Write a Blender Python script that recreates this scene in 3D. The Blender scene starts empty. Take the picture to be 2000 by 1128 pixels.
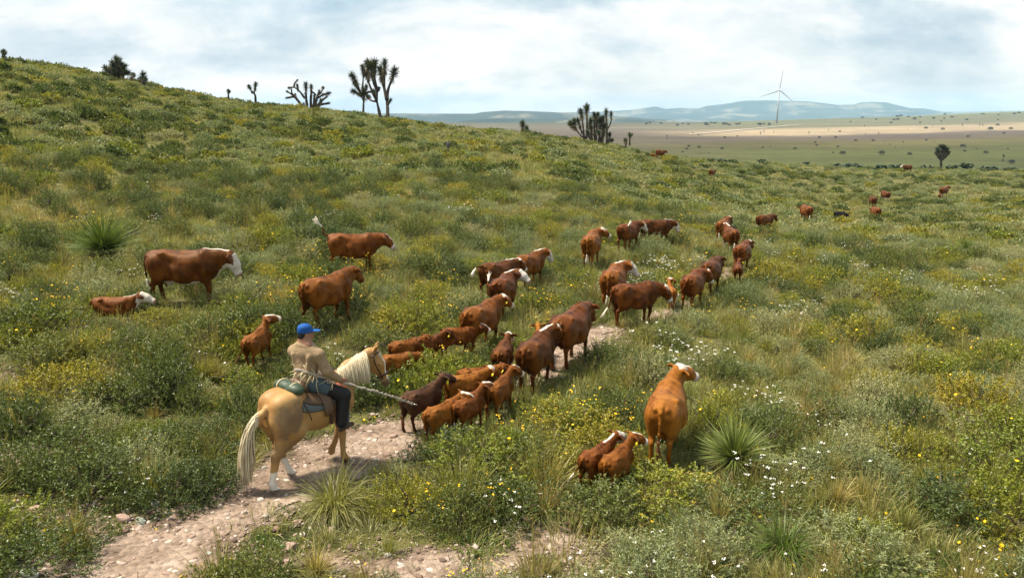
import bpy, math, random
import numpy as np
from mathutils import Vector, Matrix, Euler
import openvdb

# ------------------------------------------------------------------ camera, sky, sun, exposure
SC = bpy.context.scene
COL = SC.collection
FPX, CX, CY, PITCH, CAMZ = 1450.0, 1000.0, 564.0, math.radians(13.5), 5.5
cam_d = bpy.data.cameras.new('camera')
cam_d.sensor_width = 36.0
cam_d.lens = 36.0 * FPX / 2000.0
cam_d.clip_start, cam_d.clip_end = 0.1, 60000.0
cam = bpy.data.objects.new('camera', cam_d)
COL.objects.link(cam)
cam.location = (0, 0, CAMZ)
cam.rotation_euler = (math.pi / 2 - PITCH, 0, 0)
SC.camera = cam

SUN_EL, SUN_AZ = math.radians(63), math.radians(-78)     # azimuth clockwise from +Y (straight ahead)
SUN_STRENGTH, SUN_ANGLE = 5.0, math.radians(7)
SKY_STRENGTH, CLOUD_BRIGHT, EXPOSURE = 0.09, 0.515, 0.92
sun_d = bpy.data.lights.new('sun', 'SUN')
sun_d.energy, sun_d.angle, sun_d.color = SUN_STRENGTH, SUN_ANGLE, (1.0, 0.92, 0.77)
sun = bpy.data.objects.new('sun', sun_d)
COL.objects.link(sun)
sdir = Vector((math.sin(SUN_AZ) * math.cos(SUN_EL), math.cos(SUN_AZ) * math.cos(SUN_EL), math.sin(SUN_EL)))
sun.rotation_euler = (-sdir).to_track_quat('-Z', 'Y').to_euler()

W = bpy.data.worlds.new('World')
SC.world = W
W.use_nodes = True
wn, wl = W.node_tree.nodes, W.node_tree.links
wn.clear()
def nd(t, **kw):
    n = wn.new(t)
    for k, v in kw.items():
        setattr(n, k, v)
    return n
def wmath(op, a, b=None, clamp=False):
    n = nd('ShaderNodeMath', operation=op, use_clamp=clamp)
    for i, v in enumerate((a, b)):
        if v is None: continue
        if isinstance(v, (int, float)): n.inputs[i].default_value = v
        else: wl.new(v, n.inputs[i])
    return n.outputs[0]
sky = nd('ShaderNodeTexSky', sky_type='NISHITA')
sky.sun_disc = False
sky.sun_elevation, sky.sun_rotation = SUN_EL, SUN_AZ
sky.air_density, sky.dust_density, sky.ozone_density = 1.0, 1.5, 1.0
skys = nd('ShaderNodeVectorMath', operation='SCALE')
skys.inputs['Scale'].default_value = SKY_STRENGTH
wl.new(sky.outputs[0], skys.inputs[0])
tc = nd('ShaderNodeTexCoord')
sep = nd('ShaderNodeSeparateXYZ')
wl.new(tc.outputs['Generated'], sep.inputs[0])
zz = wmath('ADD', wmath('MAXIMUM', sep.outputs[2], 0.0), 0.42)   # a flat cloud deck seen in perspective
comb = nd('ShaderNodeCombineXYZ')
wl.new(wmath('DIVIDE', sep.outputs[0], zz), comb.inputs[0])
wl.new(wmath('DIVIDE', sep.outputs[1], zz), comb.inputs[1])
def wnoise(scale, detail, rough, off, dist=0.0):
    mp = nd('ShaderNodeMapping')
    mp.inputs['Location'].default_value = off
    mp.inputs['Scale'].default_value = (1.0, 1.25, 1.0)
    wl.new(comb.outputs[0], mp.inputs[0])
    n = nd('ShaderNodeTexNoise')
    n.inputs['Scale'].default_value, n.inputs['Detail'].default_value = scale, detail
    n.inputs['Roughness'].default_value, n.inputs['Distortion'].default_value = rough, dist
    wl.new(mp.outputs[0], n.inputs[0])
    return n.outputs[0]
def wramp(f, stops):
    r = nd('ShaderNodeValToRGB')
    e = r.color_ramp.elements
    while len(e) < len(stops): e.new(0.5)
    for i, (p, c) in enumerate(stops):
        e[i].position, e[i].color = p, (*c, 1)
    wl.new(f, r.inputs[0])
    return r.outputs[0]
shade = wramp(wnoise(2.1, 8, 0.58, (3.1, 7.7, 0), 0.2), [(0.36, (0.48, 0.66, 0.79)), (0.46, (0.72, 0.85, 0.92)), (0.53, (0.98, 1.02, 1.03)), (0.62, (1.09, 1.10, 1.10))])
fine = wramp(wnoise(6.5, 7, 0.62, (0.4, 2.2, 3), 0.3), [(0.38, (0.82, 0.88, 0.91)), (0.56, (1, 1, 1))])
mulc = nd('ShaderNodeMix', data_type='RGBA', blend_type='MULTIPLY')
mulc.inputs[0].default_value = 1.0
wl.new(shade, mulc.inputs[6]); wl.new(fine, mulc.inputs[7])
clb = nd('ShaderNodeVectorMath', operation='SCALE')
clb.inputs['Scale'].default_value = CLOUD_BRIGHT
wl.new(mulc.outputs[2], clb.inputs[0])
# the sky pales towards the horizon
hzf = wmath('POWER', 2.718, wmath('DIVIDE', wmath('MAXIMUM', sep.outputs[2], 0.0), -0.085))
pale = nd('ShaderNodeMix', data_type='RGBA', blend_type='ADD')
pale.inputs[7].default_value = (0.20, 0.11, 0.05, 1)
wl.new(hzf, pale.inputs[0]); wl.new(clb.outputs[0], pale.inputs[6])
cover = wramp(wnoise(0.5, 6, 0.55, (9.3, 1.6, 1), 0.2), [(0.30, (0.62,) * 3), (0.45, (1, 1, 1))])
mixc = nd('ShaderNodeMix', data_type='RGBA')
wl.new(cover, mixc.inputs[0]); wl.new(skys.outputs[0], mixc.inputs[6]); wl.new(pale.outputs[2], mixc.inputs[7])
bg = nd('ShaderNodeBackground')
wl.new(mixc.outputs[2], bg.inputs[0])
bg.inputs[1].default_value = 1.0
wo = nd('ShaderNodeOutputWorld')
wl.new(bg.outputs[0], wo.inputs[0])

SC.view_settings.view_transform = 'Standard'
SC.view_settings.look = 'None'
SC.view_settings.exposure, SC.view_settings.gamma = EXPOSURE, 1.0
SC.view_settings.use_curve_mapping = False
SC.render.engine = 'CYCLES'
cy = SC.cycles
cy.max_bounces, cy.diffuse_bounces, cy.glossy_bounces, cy.transmission_bounces, cy.volume_bounces, cy.transparent_max_bounces = 6, 3, 2, 4, 1, 8
cy.use_denoising = True
cy.denoiser = 'OPENIMAGEDENOISE'
cy.caustics_reflective = cy.caustics_refractive = False
cy.sample_clamp_indirect = 6.0

# ------------------------------------------------------------------ small helpers
random.seed(7)
RNG = np.random.default_rng(11)
FWD = np.array([0, math.cos(PITCH), -math.sin(PITCH)])
UPV = np.array([0, math.sin(PITCH), math.cos(PITCH)])
RGT = np.array([1.0, 0, 0])
CAMP = np.array([0, 0, CAMZ])
def ray(px, py):
    return FWD + (px - CX) / FPX * RGT - (py - CY) / FPX * UPV
def at(px, py, d):
    return CAMP + d * ray(px, py)
def to_px(p):
    q = np.asarray(p, float) - CAMP
    d = q @ FWD
    return CX + FPX * (q @ RGT) / d, CY - FPX * (q @ UPV) / d, d

def hash2(ix, iy, s):
    h = (ix * 374761393 + iy * 668265263 + s * 1442695041) & 0xFFFFFFFF
    h = ((h ^ (h >> 13)) * 1274126177) & 0xFFFFFFFF
    return ((h ^ (h >> 16)) & 0xFFFF) / 65535.0
def vnoise(x, y, s=0):
    x = np.asarray(x, float); y = np.asarray(y, float)
    ix, iy = np.floor(x).astype(np.int64), np.floor(y).astype(np.int64)
    fx, fy = x - ix, y - iy
    fx, fy = fx * fx * (3 - 2 * fx), fy * fy * (3 - 2 * fy)
    a, b = hash2(ix, iy, s), hash2(ix + 1, iy, s)
    c, d = hash2(ix, iy + 1, s), hash2(ix + 1, iy + 1, s)
    return (a * (1 - fx) + b * fx) * (1 - fy) + (c * (1 - fx) + d * fx) * fy
def fbm(x, y, s=0, o=4):
    t, a, w = 0.0, 1.0, 0.0
    for k in range(o):
        ca, sa = math.cos(.6 + 1.1 * k), math.sin(.6 + 1.1 * k)
        t = t + a * vnoise((x * ca - y * sa) * 2 ** k + 17.3 * k, (x * sa + y * ca) * 2 ** k - 9.1 * k, s + k)
        w += a; a *= 0.5
    return t / w
def sstep(a, b, x):
    t = np.clip((np.asarray(x, float) - a) / (b - a), 0, 1)
    return t * t * (3 - 2 * t)

def tag(o, label=None, cat=None, group=None, kind=None):
    for k, v in (('label', label), ('category', cat), ('group', group), ('kind', kind)):
        if v: o[k] = v
    return o
def empty(name, loc=(0, 0, 0), rz=0.0):
    o = bpy.data.objects.new(name, None)
    COL.objects.link(o)
    o.location, o.rotation_euler = loc, (0, 0, rz)
    o.empty_display_size = 0.2
    return o
def link(name, me, parent=None, mats=()):
    o = bpy.data.objects.new(name, me)
    COL.objects.link(o)
    if parent is not None: o.parent = parent
    for m in mats:
        if m.name not in [k.name for k in me.materials if k]: me.materials.append(m)
    return o
def mesh_np(name, v, faces, smooth=True, mats=None, mat_index=None, cols=None):
    """faces: (n,3) or (n,4) array, or list of such arrays. cols: dict name -> (nverts,4) point colour."""
    fl = faces if isinstance(faces, list) else [faces]
    me = bpy.data.meshes.new(name)
    v = np.asarray(v, np.float32)
    me.vertices.add(len(v)); me.vertices.foreach_set('co', v.ravel())
    loops = np.concatenate([np.asarray(f, np.int32).ravel() for f in fl])
    sizes = np.concatenate([np.full(len(f), np.asarray(f).shape[1], np.int32) for f in fl])
    me.loops.add(len(loops)); me.loops.foreach_set('vertex_index', loops)
    starts = np.concatenate([[0], np.cumsum(sizes)[:-1]]).astype(np.int32)
    me.polygons.add(len(sizes)); me.polygons.foreach_set('loop_start', starts)
    if smooth: me.polygons.foreach_set('use_smooth', np.ones(len(sizes), bool))
    if mat_index is not None: me.polygons.foreach_set('material_index', np.asarray(mat_index, np.int32))
    for m in mats or (): me.materials.append(m)
    for k, c in (cols or {}).items():
        a = me.color_attributes.new(k, 'FLOAT_COLOR', 'POINT')
        a.data.foreach_set('color', np.asarray(c, np.float32).ravel())
    me.update(calc_edges=True)
    return me

class NT:
    """tiny node-tree writer for materials"""
    def __init__(s, name):
        s.m = bpy.data.materials.new(name); s.m.use_nodes = True
        s.n, s.l = s.m.node_tree.nodes, s.m.node_tree.links
        s.n.clear()
        s.out = s.n.new('ShaderNodeOutputMaterial')
    def put(s, sock, v):
        if v is None: return
        if isinstance(v, (int, float)): sock.default_value = v
        elif isinstance(v, (tuple, list)): sock.default_value = (*v, 1) if len(v) == 3 and sock.type == 'RGBA' else v
        else: s.l.new(v, sock)
    def node(s, t, ins=None, **kw):
        n = s.n.new(t)
        for k, v in kw.items(): setattr(n, k, v)
        for k, v in (ins or {}).items(): s.put(n.inputs[k], v)
        return n
    def noise(s, scale, detail=4, rough=0.55, vec=None, dist=0.0):
        n = s.node('ShaderNodeTexNoise', {'Scale': scale, 'Detail': detail, 'Roughness': rough, 'Distortion': dist})
        if vec is not None: s.l.new(vec, n.inputs[0])
        return n.outputs[0]
    def ramp(s, f, stops, interp='LINEAR'):
        r = s.n.new('ShaderNodeValToRGB'); e = r.color_ramp.elements
        r.color_ramp.interpolation = interp
        while len(e) < len(stops): e.new(0.5)
        for i, (p, c) in enumerate(stops):
            c = (c, c, c) if isinstance(c, (int, float)) else c
            e[i].position, e[i].color = p, (*c, 1)
        s.put(r.inputs[0], f)
        return r.outputs[0]
    def mix(s, f, a, b, mode='MIX'):
        n = s.n.new('ShaderNodeMix'); n.data_type = 'RGBA'; n.blend_type = mode
        s.put(n.inputs[0], f); s.put(n.inputs[6], a); s.put(n.inputs[7], b)
        return n.outputs[2]
    def math(s, op, a, b=None, clamp=False):
        n = s.n.new('ShaderNodeMath'); n.operation = op; n.use_clamp = clamp
        s.put(n.inputs[0], a); s.put(n.inputs[1], b)
        return n.outputs[0]
    def attr(s, name, kind='GEOMETRY'):
        n = s.n.new('ShaderNodeAttribute'); n.attribute_name = name; n.attribute_type = kind
        return n
    def pos(s): return s.n.new('ShaderNodeNewGeometry').outputs['Position']
    def obj(s): return s.n.new('ShaderNodeTexCoord').outputs['Object']
    def rnd(s): return s.n.new('ShaderNodeObjectInfo').outputs['Random']
    def sep(s, v):
        n = s.n.new('ShaderNodeSeparateXYZ'); s.l.new(v, n.inputs[0]); return n.outputs
    def bump(s, h, strength=0.3, dist=0.02):
        n = s.node('ShaderNodeBump', {'Strength': strength, 'Distance': dist, 'Height': h})
        return n.outputs[0]
    def bsdf(s, col, rough=0.8, spec=0.3, normal=None, **extra):
        b = s.node('ShaderNodeBsdfPrincipled', {'Base Color': col, 'Roughness': rough, 'Specular IOR Level': spec})
        if normal is not None: s.l.new(normal, b.inputs['Normal'])
        for k, v in extra.items(): s.put(b.inputs[k.replace('_', ' ')], v)
        s.l.new(b.outputs[0], s.out.inputs[0])
        return b
def simple(name, col, rough=0.7, spec=0.3, var=0.15, scale=8.0, bump=0.0, **extra):
    t = NT(name)
    c = t.mix(t.noise(scale, 5, 0.6, t.obj()), tuple(x * (1 - var) for x in col), tuple(min(1, x * (1 + var)) for x in col))
    nrm = t.bump(t.noise(scale * 4, 4, 0.6, t.obj()), bump, 0.01) if bump else None
    t.bsdf(c, rough, spec, nrm, **extra)
    return t.m
# ------------------------------------------------------------------ terrain: one height function fitted through surveyed spots
SURVEY = [(0,1128,8.3),(500,1128,8.7),(1000,1128,9.0),(1500,1128,9.1),(2000,1128,9.3),(672,912,12.0),(1300,885,12.4),(1200,945,11.4),
 (0,850,11.7),(250,850,12.3),(0,600,16.7),(0,400,28),(0,250,45),(0,118,70),(360,595,17.7),(200,515,22),(640,632,17.3),(700,532,22.5),
 (505,712,15.5),(300,350,38),(300,250,58),(300,172,80),(620,400,36),(620,300,58),(620,216,88),(800,245,92),(900,350,48),(900,450,31),
 (1000,270,105),(1150,282,112),(1290,302,122),(1160,518,27),(1290,478,30),(1000,540,26),(1210,600,21.5),(1050,650,19),(1000,400,42),
 (1392,570,25.5),(1425,490,33),(1495,452,47),(1573,433,53),(1710,430,66),(1706,403,78),(1730,393,84),(1845,384,88),(1390,347,95),
 (1290,400,50),(1770,336,138),(1840,331,146),(2000,340,135),(1500,319,138),(2000,450,48),(2000,600,24.5),(2000,800,14.4),(1600,700,18),(1600,550,28)]
HIDDEN = [(0,130,-2),(0,200,-18),(300,140,-5),(300,200,-18),(620,140,-8),(620,200,-18),(1000,160,-12),(1000,220,-20),(1290,170,-14),
 (1290,230,-20),(1500,190,-15.3),(1500,240,-20),(1840,190,-15.6),(1840,240,-20),(2000,190,-16),(2000,240,-20),
 (-900,14,-4.6),(-900,30,-2.5),(-900,60,1),(-900,120,0),(2900,12,-5.8),(2900,25,-7),(2900,60,-10),(2900,150,-15)]
_c = [at(*s) for s in SURVEY]
for px, d, z in HIDDEN:
    _c.append(np.array([(px - CX) / FPX * d, d, CAMZ + z]))
for x, y, z in ((0, 2, -5.4), (0, -15, -5.4), (-30, -20, -4), (30, -20, -6), (-8, 3, -5.0), (8, 3, -5.6), (0, -150, -8), (-150, 0, 0), (150, 0, -14)):
    _c.append(np.array([x, y, CAMZ + z]))
_c = np.array(_c)
def warp(x, y):
    r = np.hypot(x, y) + 1e-6
    q = 12 * np.log1p(r / 12) / r
    return x * q, y * q
def _tps(r2): return np.where(r2 > 0, 0.5 * r2 * np.log(r2 + 1e-12), 0)
_wx, _wy = warp(_c[:, 0], _c[:, 1])
_n = len(_c)
_A = np.zeros((_n + 3, _n + 3))
_A[:_n, :_n] = _tps((_wx[:, None] - _wx) ** 2 + (_wy[:, None] - _wy) ** 2) + np.eye(_n) * 3.0
_A[:_n, _n] = 1; _A[:_n, _n + 1] = _wx; _A[:_n, _n + 2] = _wy
_A[_n:, :_n] = _A[:_n, _n:].T
_S = np.linalg.solve(_A, np.concatenate([_c[:, 2], np.zeros(3)]))
def far_plain(x, y):
    z = CAMZ - 30 + 1.6 * (fbm(x / 260, y / 260, 40, 3) - 0.5)
    az = np.arctan2(x, np.maximum(y, 1))
    z = z + 27 * sstep(0.17, 0.62, az) * sstep(950, 2500, y) - 125 * sstep(1950, 4600, np.hypot(x, y)) * sstep(.62, .30, az) + 6 * (fbm(x / 700, y / 700, 50, 3) - .5) * sstep(900, 2500, y)
    return z
def ground(x, y, rough=True):
    x = np.atleast_1d(np.asarray(x, float)); y = np.atleast_1d(np.asarray(y, float))
    sh = x.shape; x = x.ravel(); y = y.ravel()
    r = np.hypot(x, y)
    z = np.empty_like(x)
    for i in range(0, len(x), 20000):
        s = slice(i, i + 20000)
        wx, wy = warp(x[s], y[s])
        z[s] = _tps((wx[:, None] - _wx) ** 2 + (wy[:, None] - _wy) ** 2) @ _S[:_n] + _S[_n] + _S[_n + 1] * wx + _S[_n + 2] * wy
    z = np.clip(z, -45, 20)
    if rough:
        z = z + (0.22 * (fbm(x / 2.3, y / 2.3, 3, 3) - 0.5) * sstep(4, 12, r) + 0.9 * (fbm(x / 14, y / 14, 9, 3) - 0.5) * sstep(20, 60, r))
    k = sstep(200, 430, r)
    z = z * (1 - k) + far_plain(x, y) * k
    return z.reshape(sh)
def gz(x, y): return float(ground(x, y)[0])
_dd = np.exp(np.linspace(math.log(5), math.log(900), 500))
def G(px, py):
    """the spot of ground seen at a pixel of the survey picture"""
    P = CAMP + _dd[:, None] * ray(px, py)
    h = P[:, 2] - ground(P[:, 0], P[:, 1])
    i = int(np.argmax(h < 0))
    if i == 0: i = len(_dd) - 1
    t = h[i - 1] / (h[i - 1] - h[i] + 1e-9)
    d = _dd[i - 1] + t * (_dd[i] - _dd[i - 1])
    p = CAMP + d * ray(px, py)
    return np.array([p[0], p[1], gz(p[0], p[1])])
def at_depth(px, d):
    """ground point under pixel column px at depth about d"""
    x, y = (px - CX) / FPX * d, d / math.cos(PITCH)
    for _ in range(6):
        z = gz(x, y)
        y = (d + math.sin(PITCH) * (z - CAMZ)) / math.cos(PITCH)
    return np.array([x, y, gz(x, y)])

# trail and bare patches as distance fields on the ground
TRAIL_PX = [(120,1190,170),(230,1125,155),(330,1050,115),(450,992,85),(570,935,80),(690,885,90),(770,850,62),(850,818,10),(930,790,-14),(1010,755,-8),
            (1060,725,20),(1120,682,34),(1165,650,20),(1225,628,-12),(1300,615,22),(1365,580,-10),(1405,548,5),(1436,512,-8),(1462,470,-8)]
TRAIL = []
for px, py, hw in TRAIL_PX:
    p = G(px, py); d = to_px(p)[2]
    TRAIL.append((p[0], p[1], hw / FPX * d))
TRAIL = np.array(TRAIL)
PATCH = []
for px, py, rx, ry in [(880,1104,150,18),(1080,1066,44,18),(1150,1088,40,12),(640,1096,50,13),(12,905,24,36),(40,1003,60,14),(20,724,30,10),(150,637,16,7),
                       (1610,408,14,9),(1185,640,20,14)]:
    p = G(px, py); q = G(px, py - ry); d = to_px(p)[2]
    PATCH.append((p[0], p[1], rx / FPX * d, abs(q[1] - p[1])))
def bare(x, y):
    """>0 inside the trail or a bare patch, ~ metres from the edge"""
    x = np.asarray(x, float); y = np.asarray(y, float)
    best = np.full(x.shape, -9.0)
    for (ax, ay, aw), (bx, by, bw) in zip(TRAIL[:-1], TRAIL[1:]):
        L2 = (bx - ax) ** 2 + (by - ay) ** 2
        t = np.clip(((x - ax) * (bx - ax) + (y - ay) * (by - ay)) / L2, 0, 1)
        best = np.maximum(best, aw + (bw - aw) * t - np.hypot(x - ax - t * (bx - ax), y - ay - t * (by - ay)))
    for cx_, cy_, rx, ry in PATCH:
        best = np.maximum(best, (1 - np.hypot((x - cx_) / rx, (y - cy_) / ry)) * min(rx, ry))
    return best + 0.55 * (fbm(x / 0.8, y / 0.8, 21, 3) - 0.5) + 0.4 * (fbm(x / 0.22, y / 0.22, 31, 3) - 0.5)

def dirt_colour(t, vec):
    c = t.ramp(t.noise(1.3, 6, 0.6, vec), [(0.34, (0.15, 0.105, 0.075)), (0.5, (0.27, 0.20, 0.15)), (0.64, (0.36, 0.28, 0.22))])
    v = t.node('ShaderNodeTexVoronoi', {'Scale': 17.0}); t.l.new(vec, v.inputs[0])
    bw = t.node('ShaderNodeRGBToBW'); t.l.new(v.outputs['Color'], bw.inputs[0])
    return t.mix(0.55, c, t.ramp(bw.outputs[0], [(0.2, (0.45, 0.42, 0.40)), (0.8, (1.25, 1.2, 1.18))]), 'MULTIPLY'), v.outputs['Distance']
t = NT('hillside_soil')
pos = t.pos()
soil = t.ramp(t.noise(2.2, 9, 0.72, pos), [(0.34, (0.03, 0.03, 0.013)), (0.5, (0.065, 0.06, 0.026)), (0.66, (0.13, 0.108, 0.055))])
grassy = t.ramp(t.noise(1.1, 10, 0.74, pos), [(0.36, (0.055, 0.065, 0.018)), (0.5, (0.14, 0.135, 0.042)), (0.63, (0.24, 0.21, 0.085))])
dirt, _vd = dirt_colour(t, pos)
near = t.mix(t.ramp(t.noise(0.45, 5, 0.6, pos), [(0.4, 0.2), (0.6, 0.9)]), soil, grassy)
near = t.mix(t.ramp(t.math('ADD', t.attr('bare').outputs['Fac'], t.math('MULTIPLY', t.math('SUBTRACT', t.noise(3.5, 6, .7, pos), .5), .5)), [(0.3, 0), (0.62, 1)]), near, dirt)
xyz = t.sep(pos)
# the plain: long bands of grassland, ploughed brown and pale stubble
dist = t.math('ADD', xyz[1], t.math('MULTIPLY', t.math('SUBTRACT', t.noise(0.0035, 4, 0.5, pos), 0.5), 300.0))
dist = t.math('SUBTRACT', dist, t.math('MULTIPLY', xyz[0], 0.36))
band = t.ramp(t.math('DIVIDE', dist, 4000.0), [(0.0, (0.046, 0.058, 0.018)), (0.13, (0.068, 0.068, 0.018)), (0.155, (0.085, 0.070, 0.024)), (0.18, (0.085, 0.062, 0.045)),
        (0.20, (0.095, 0.070, 0.054)), (0.215, (0.26, 0.20, 0.125)), (0.27, (0.28, 0.215, 0.135)), (0.285, (0.13, 0.12, 0.07)), (0.43, (0.11, 0.115, 0.06)), (0.46, (0.22, 0.21, 0.11)), (0.6, (0.12, 0.125, 0.065))])
side = t.math('ADD', t.math('DIVIDE', xyz[0], t.math('MAXIMUM', xyz[1], 1.0)), t.math('MULTIPLY', t.math('SUBTRACT', t.noise(0.004, 5, .6, pos), .5), .25))
band = t.mix(t.ramp(side, [(0.14, 0), (0.32, 1)]), t.ramp(t.math('DIVIDE', xyz[1], 4000.0), [(0.12, (0.065, 0.06, 0.022)), (0.25, (0.085, 0.066, 0.048)), (0.34, (0.12, 0.10, 0.07)), (0.5, (0.07, 0.07, 0.042))]), band)
stretch = t.node('ShaderNodeMapping', {'Scale': (0.006, 0.02, 0.02)}); t.l.new(pos, stretch.inputs[0])
band = t.mix(0.55, band, t.ramp(t.noise(1.0, 7, 0.65, stretch.outputs[0]), [(0.3, 0.45), (0.7, 1.5)]), 'MULTIPLY')
band = t.mix(0.5, band, t.ramp(t.noise(0.09, 6, 0.7, pos), [(0.35, 0.55), (0.7, 1.35)]), 'MULTIPLY')
far = t.ramp(t.math('DIVIDE', xyz[1], 1000.0), [(0.20, 0.0), (0.32, 1.0)])
colr = t.mix(far, near, band)
t.bsdf(colr, 0.95, 0.1, t.bump(t.noise(6, 8, 0.75, pos), 0.9, 0.15))
M_SOIL = t.m
t = NT('pink_gravel_dirt')
pos = t.pos()
c, vd = dirt_colour(t, pos)
t.bsdf(c, 0.95, 0.15, t.bump(t.math('ADD', t.math('MULTIPLY', vd, -0.6), t.noise(30, 5, 0.7, pos)), 0.8, 0.03))
M_DIRT = t.m

# the ground sheet: rings growing outwards from the viewpoint's foot
az = np.concatenate([np.linspace(-62, 62, 620), np.linspace(66, 294, 77)]) * math.pi / 180
rr = np.concatenate([[0.5, 1.5, 2.5], np.exp(np.linspace(math.log(3.5), math.log(420), 330)), np.exp(np.linspace(math.log(440), math.log(26000), 110))])
AA, RR = np.meshgrid(az, rr)
X, Y = RR * np.sin(AA), RR * np.cos(AA)
Z = ground(X, Y)
na, nr = len(az), len(rr)
idx = np.arange(nr * na).reshape(nr, na)
nx = np.roll(idx, -1, axis=1)
F = np.stack([idx[:-1], idx[1:], nx[1:], nx[:-1]], -1).reshape(-1, 4)
V = np.stack([X, Y, Z], -1).reshape(-1, 3)
V = np.vstack([V, [[0, 0, gz(0, 0)]]])
cap = np.stack([np.full(na, len(V) - 1), idx[0], nx[0]], -1)
gme = mesh_np('ground', V, [F[:, ::-1], cap], mats=[M_SOIL])
RV = np.hypot(V[:, 0], V[:, 1]); bv_ = np.zeros(len(V)); kk = RV < 32; bv_[kk] = sstep(-.38, .12, bare(V[kk, 0], V[kk, 1]))
gme.attributes.new('bare', 'FLOAT', 'POINT').data.foreach_set('value', bv_.astype(np.float32))
tag(link('ground', gme), kind='structure')

# the trodden dirt: sheet draped just over the ground wherever it is bare
x0, x1, y0, y1 = -9.0, 12.0, 6.2, 30.0
gx, gy = np.arange(x0, x1, 0.05), np.arange(y0, y1, 0.05)
PX, PY = np.meshgrid(gx, gy)
B = bare(PX, PY)
def ground_mesh_z(x, y):
    """height of the ground sheet's own facets at (x, y)"""
    a = np.arctan2(x, y); r = np.hypot(x, y)
    ia = np.clip(np.searchsorted(az[:620], a) - 1, 0, 618); ir = np.clip(np.searchsorted(rr, r) - 1, 0, nr - 2)
    fa = (a - az[ia]) / (az[ia + 1] - az[ia]); fr = (r - rr[ir]) / (rr[ir + 1] - rr[ir])
    return (Z[ir, ia] * (1 - fa) + Z[ir, ia + 1] * fa) * (1 - fr) + (Z[ir + 1, ia] * (1 - fa) + Z[ir + 1, ia + 1] * fa) * fr
keep = (B[:-1, :-1] > 0) & (B[1:, :-1] > 0) & (B[:-1, 1:] > 0) & (B[1:, 1:] > 0)
PZ = ground_mesh_z(PX, PY) + 0.008 + 0.010 * fbm(PX / 0.15, PY / 0.15, 60, 2) + 0.045 * (fbm(PX / 0.5, PY / 0.5, 61, 3) - .35).clip(0, 1)
pi_ = np.arange(PX.size).reshape(PX.shape)
Fq = np.stack([pi_[:-1, :-1], pi_[:-1, 1:], pi_[1:, 1:], pi_[1:, :-1]], -1)[keep]
gB = np.gradient(B, 0.05); g2 = gB[0] ** 2 + gB[1] ** 2 + 1e-6
cnt = np.zeros(PX.size); np.add.at(cnt, Fq.ravel(), 1); rim = (cnt.reshape(PX.shape) > 0) & (cnt.reshape(PX.shape) < 4)      # pull the rim onto the contour
PX = PX + np.where(rim, np.clip(-B * gB[1] / g2, -.045, .045), 0); PY = PY + np.where(rim, np.clip(-B * gB[0] / g2, -.045, .045), 0)
PZ = PZ - np.where(rim, .010, 0)
used = np.unique(Fq); remap = np.full(PX.size, -1); remap[used] = np.arange(len(used))
tag(link('dirt_path', mesh_np('dirt_path', np.stack([PX, PY, PZ], -1).reshape(-1, 3)[used], remap[Fq]), mats=[M_DIRT]), kind='structure')
# ------------------------------------------------------------------ far hills, mesas, haze
def ridge(name, prof, dist, depth, seed, mat, base=CAMZ - 158, rough=0.12):
    """a hill range: crest height follows prof (azimuth px, crest px y) at the given distance, with spurs and gullies down to the plain"""
    px = np.array([p[0] for p in prof], float); py = np.array([p[1] for p in prof], float)
    n, m = 420, 60
    u = np.linspace(px[0], px[-1], n)
    crest_y = np.interp(u, px, py)
    dz = np.array([ray(1000, q)[2] / np.hypot(ray(1000, q)[1], 0) for q in crest_y])
    x = (u - CX) / FPX * dist / math.cos(PITCH)
    hgt = CAMZ + dz * dist - base
    s = np.linspace(-1.0, 0.9, m)
    XX = np.repeat(x[None], m, 0); SS = np.repeat(s[:, None], n, 1)
    prof_s = np.clip(1 - np.abs(SS), 0, 1) ** 0.75
    prof_s = np.where(SS > -0.22, np.maximum(prof_s, 1.0 - 0.25 * np.abs(SS)), prof_s)
    YY = dist + SS * depth
    spur = fbm(XX / (depth * 0.30), YY / (depth * 0.55), seed, 5)
    top = np.exp(-(SS / 0.10) ** 2)
    H = hgt[None] * (prof_s * (1 - 1.1 * (1 - top) * (spur - 0.3).clip(0, 1)))
    H = H * (1 + rough * (1 - top) * (fbm(XX / (depth * .06), YY / (depth * .06), seed + 9, 4) - .5))
    edge = sstep(0, 0.06, (u - u[0]) / (u[-1] - u[0])) * sstep(0, 0.06, (u[-1] - u) / (u[-1] - u[0]))
    H = H * edge[None]
    fade = sstep(-1.0, -0.9, SS)
    ZZ = base + H * fade - 10 * (1 - fade)
    i = np.arange(m * n).reshape(m, n)
    F = np.stack([i[:-1, :-1], i[:-1, 1:], i[1:, 1:], i[1:, :-1]], -1).reshape(-1, 4)
    return tag(link(name, mesh_np(name, np.stack([XX, YY, ZZ], -1).reshape(-1, 3), F), mats=[mat]), kind='structure')
t = NT('scrub_hills')
pos = t.pos()
c = t.ramp(t.noise(0.0022, 8, 0.65, pos), [(0.35, (0.018, 0.026, 0.015)), (0.52, (0.032, 0.038, 0.022)), (0.62, (0.17, 0.145, 0.09))])
t.bsdf(c, 0.95, 0.05)
M_HILL = t.m
ridge('mountains', [(1020,224),(1110,219),(1150,219),(1180,217),(1215,215),(1245,211),(1265,208),(1283,213),(1310,211),(1345,212),(1362,206),(1378,209),(1395,204),(1412,199),(1430,197),
  (1470,196),(1510,197),(1545,198),(1570,201),(1600,205),(1630,204),(1642,200),(1665,199),(1690,200),(1710,206),(1735,211),(1760,212),(1785,217),(1850,224)], 9500, 1900, 5, M_HILL)
ridge('plateau', [(600,226),(690,222),(760,221.5),(860,222),(930,222),(945,219),(985,216),(1030,217),(1075,219),(1120,221),(1165,225),(1260,232),(1340,236)], 5200, 1300, 15, M_HILL)
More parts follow.
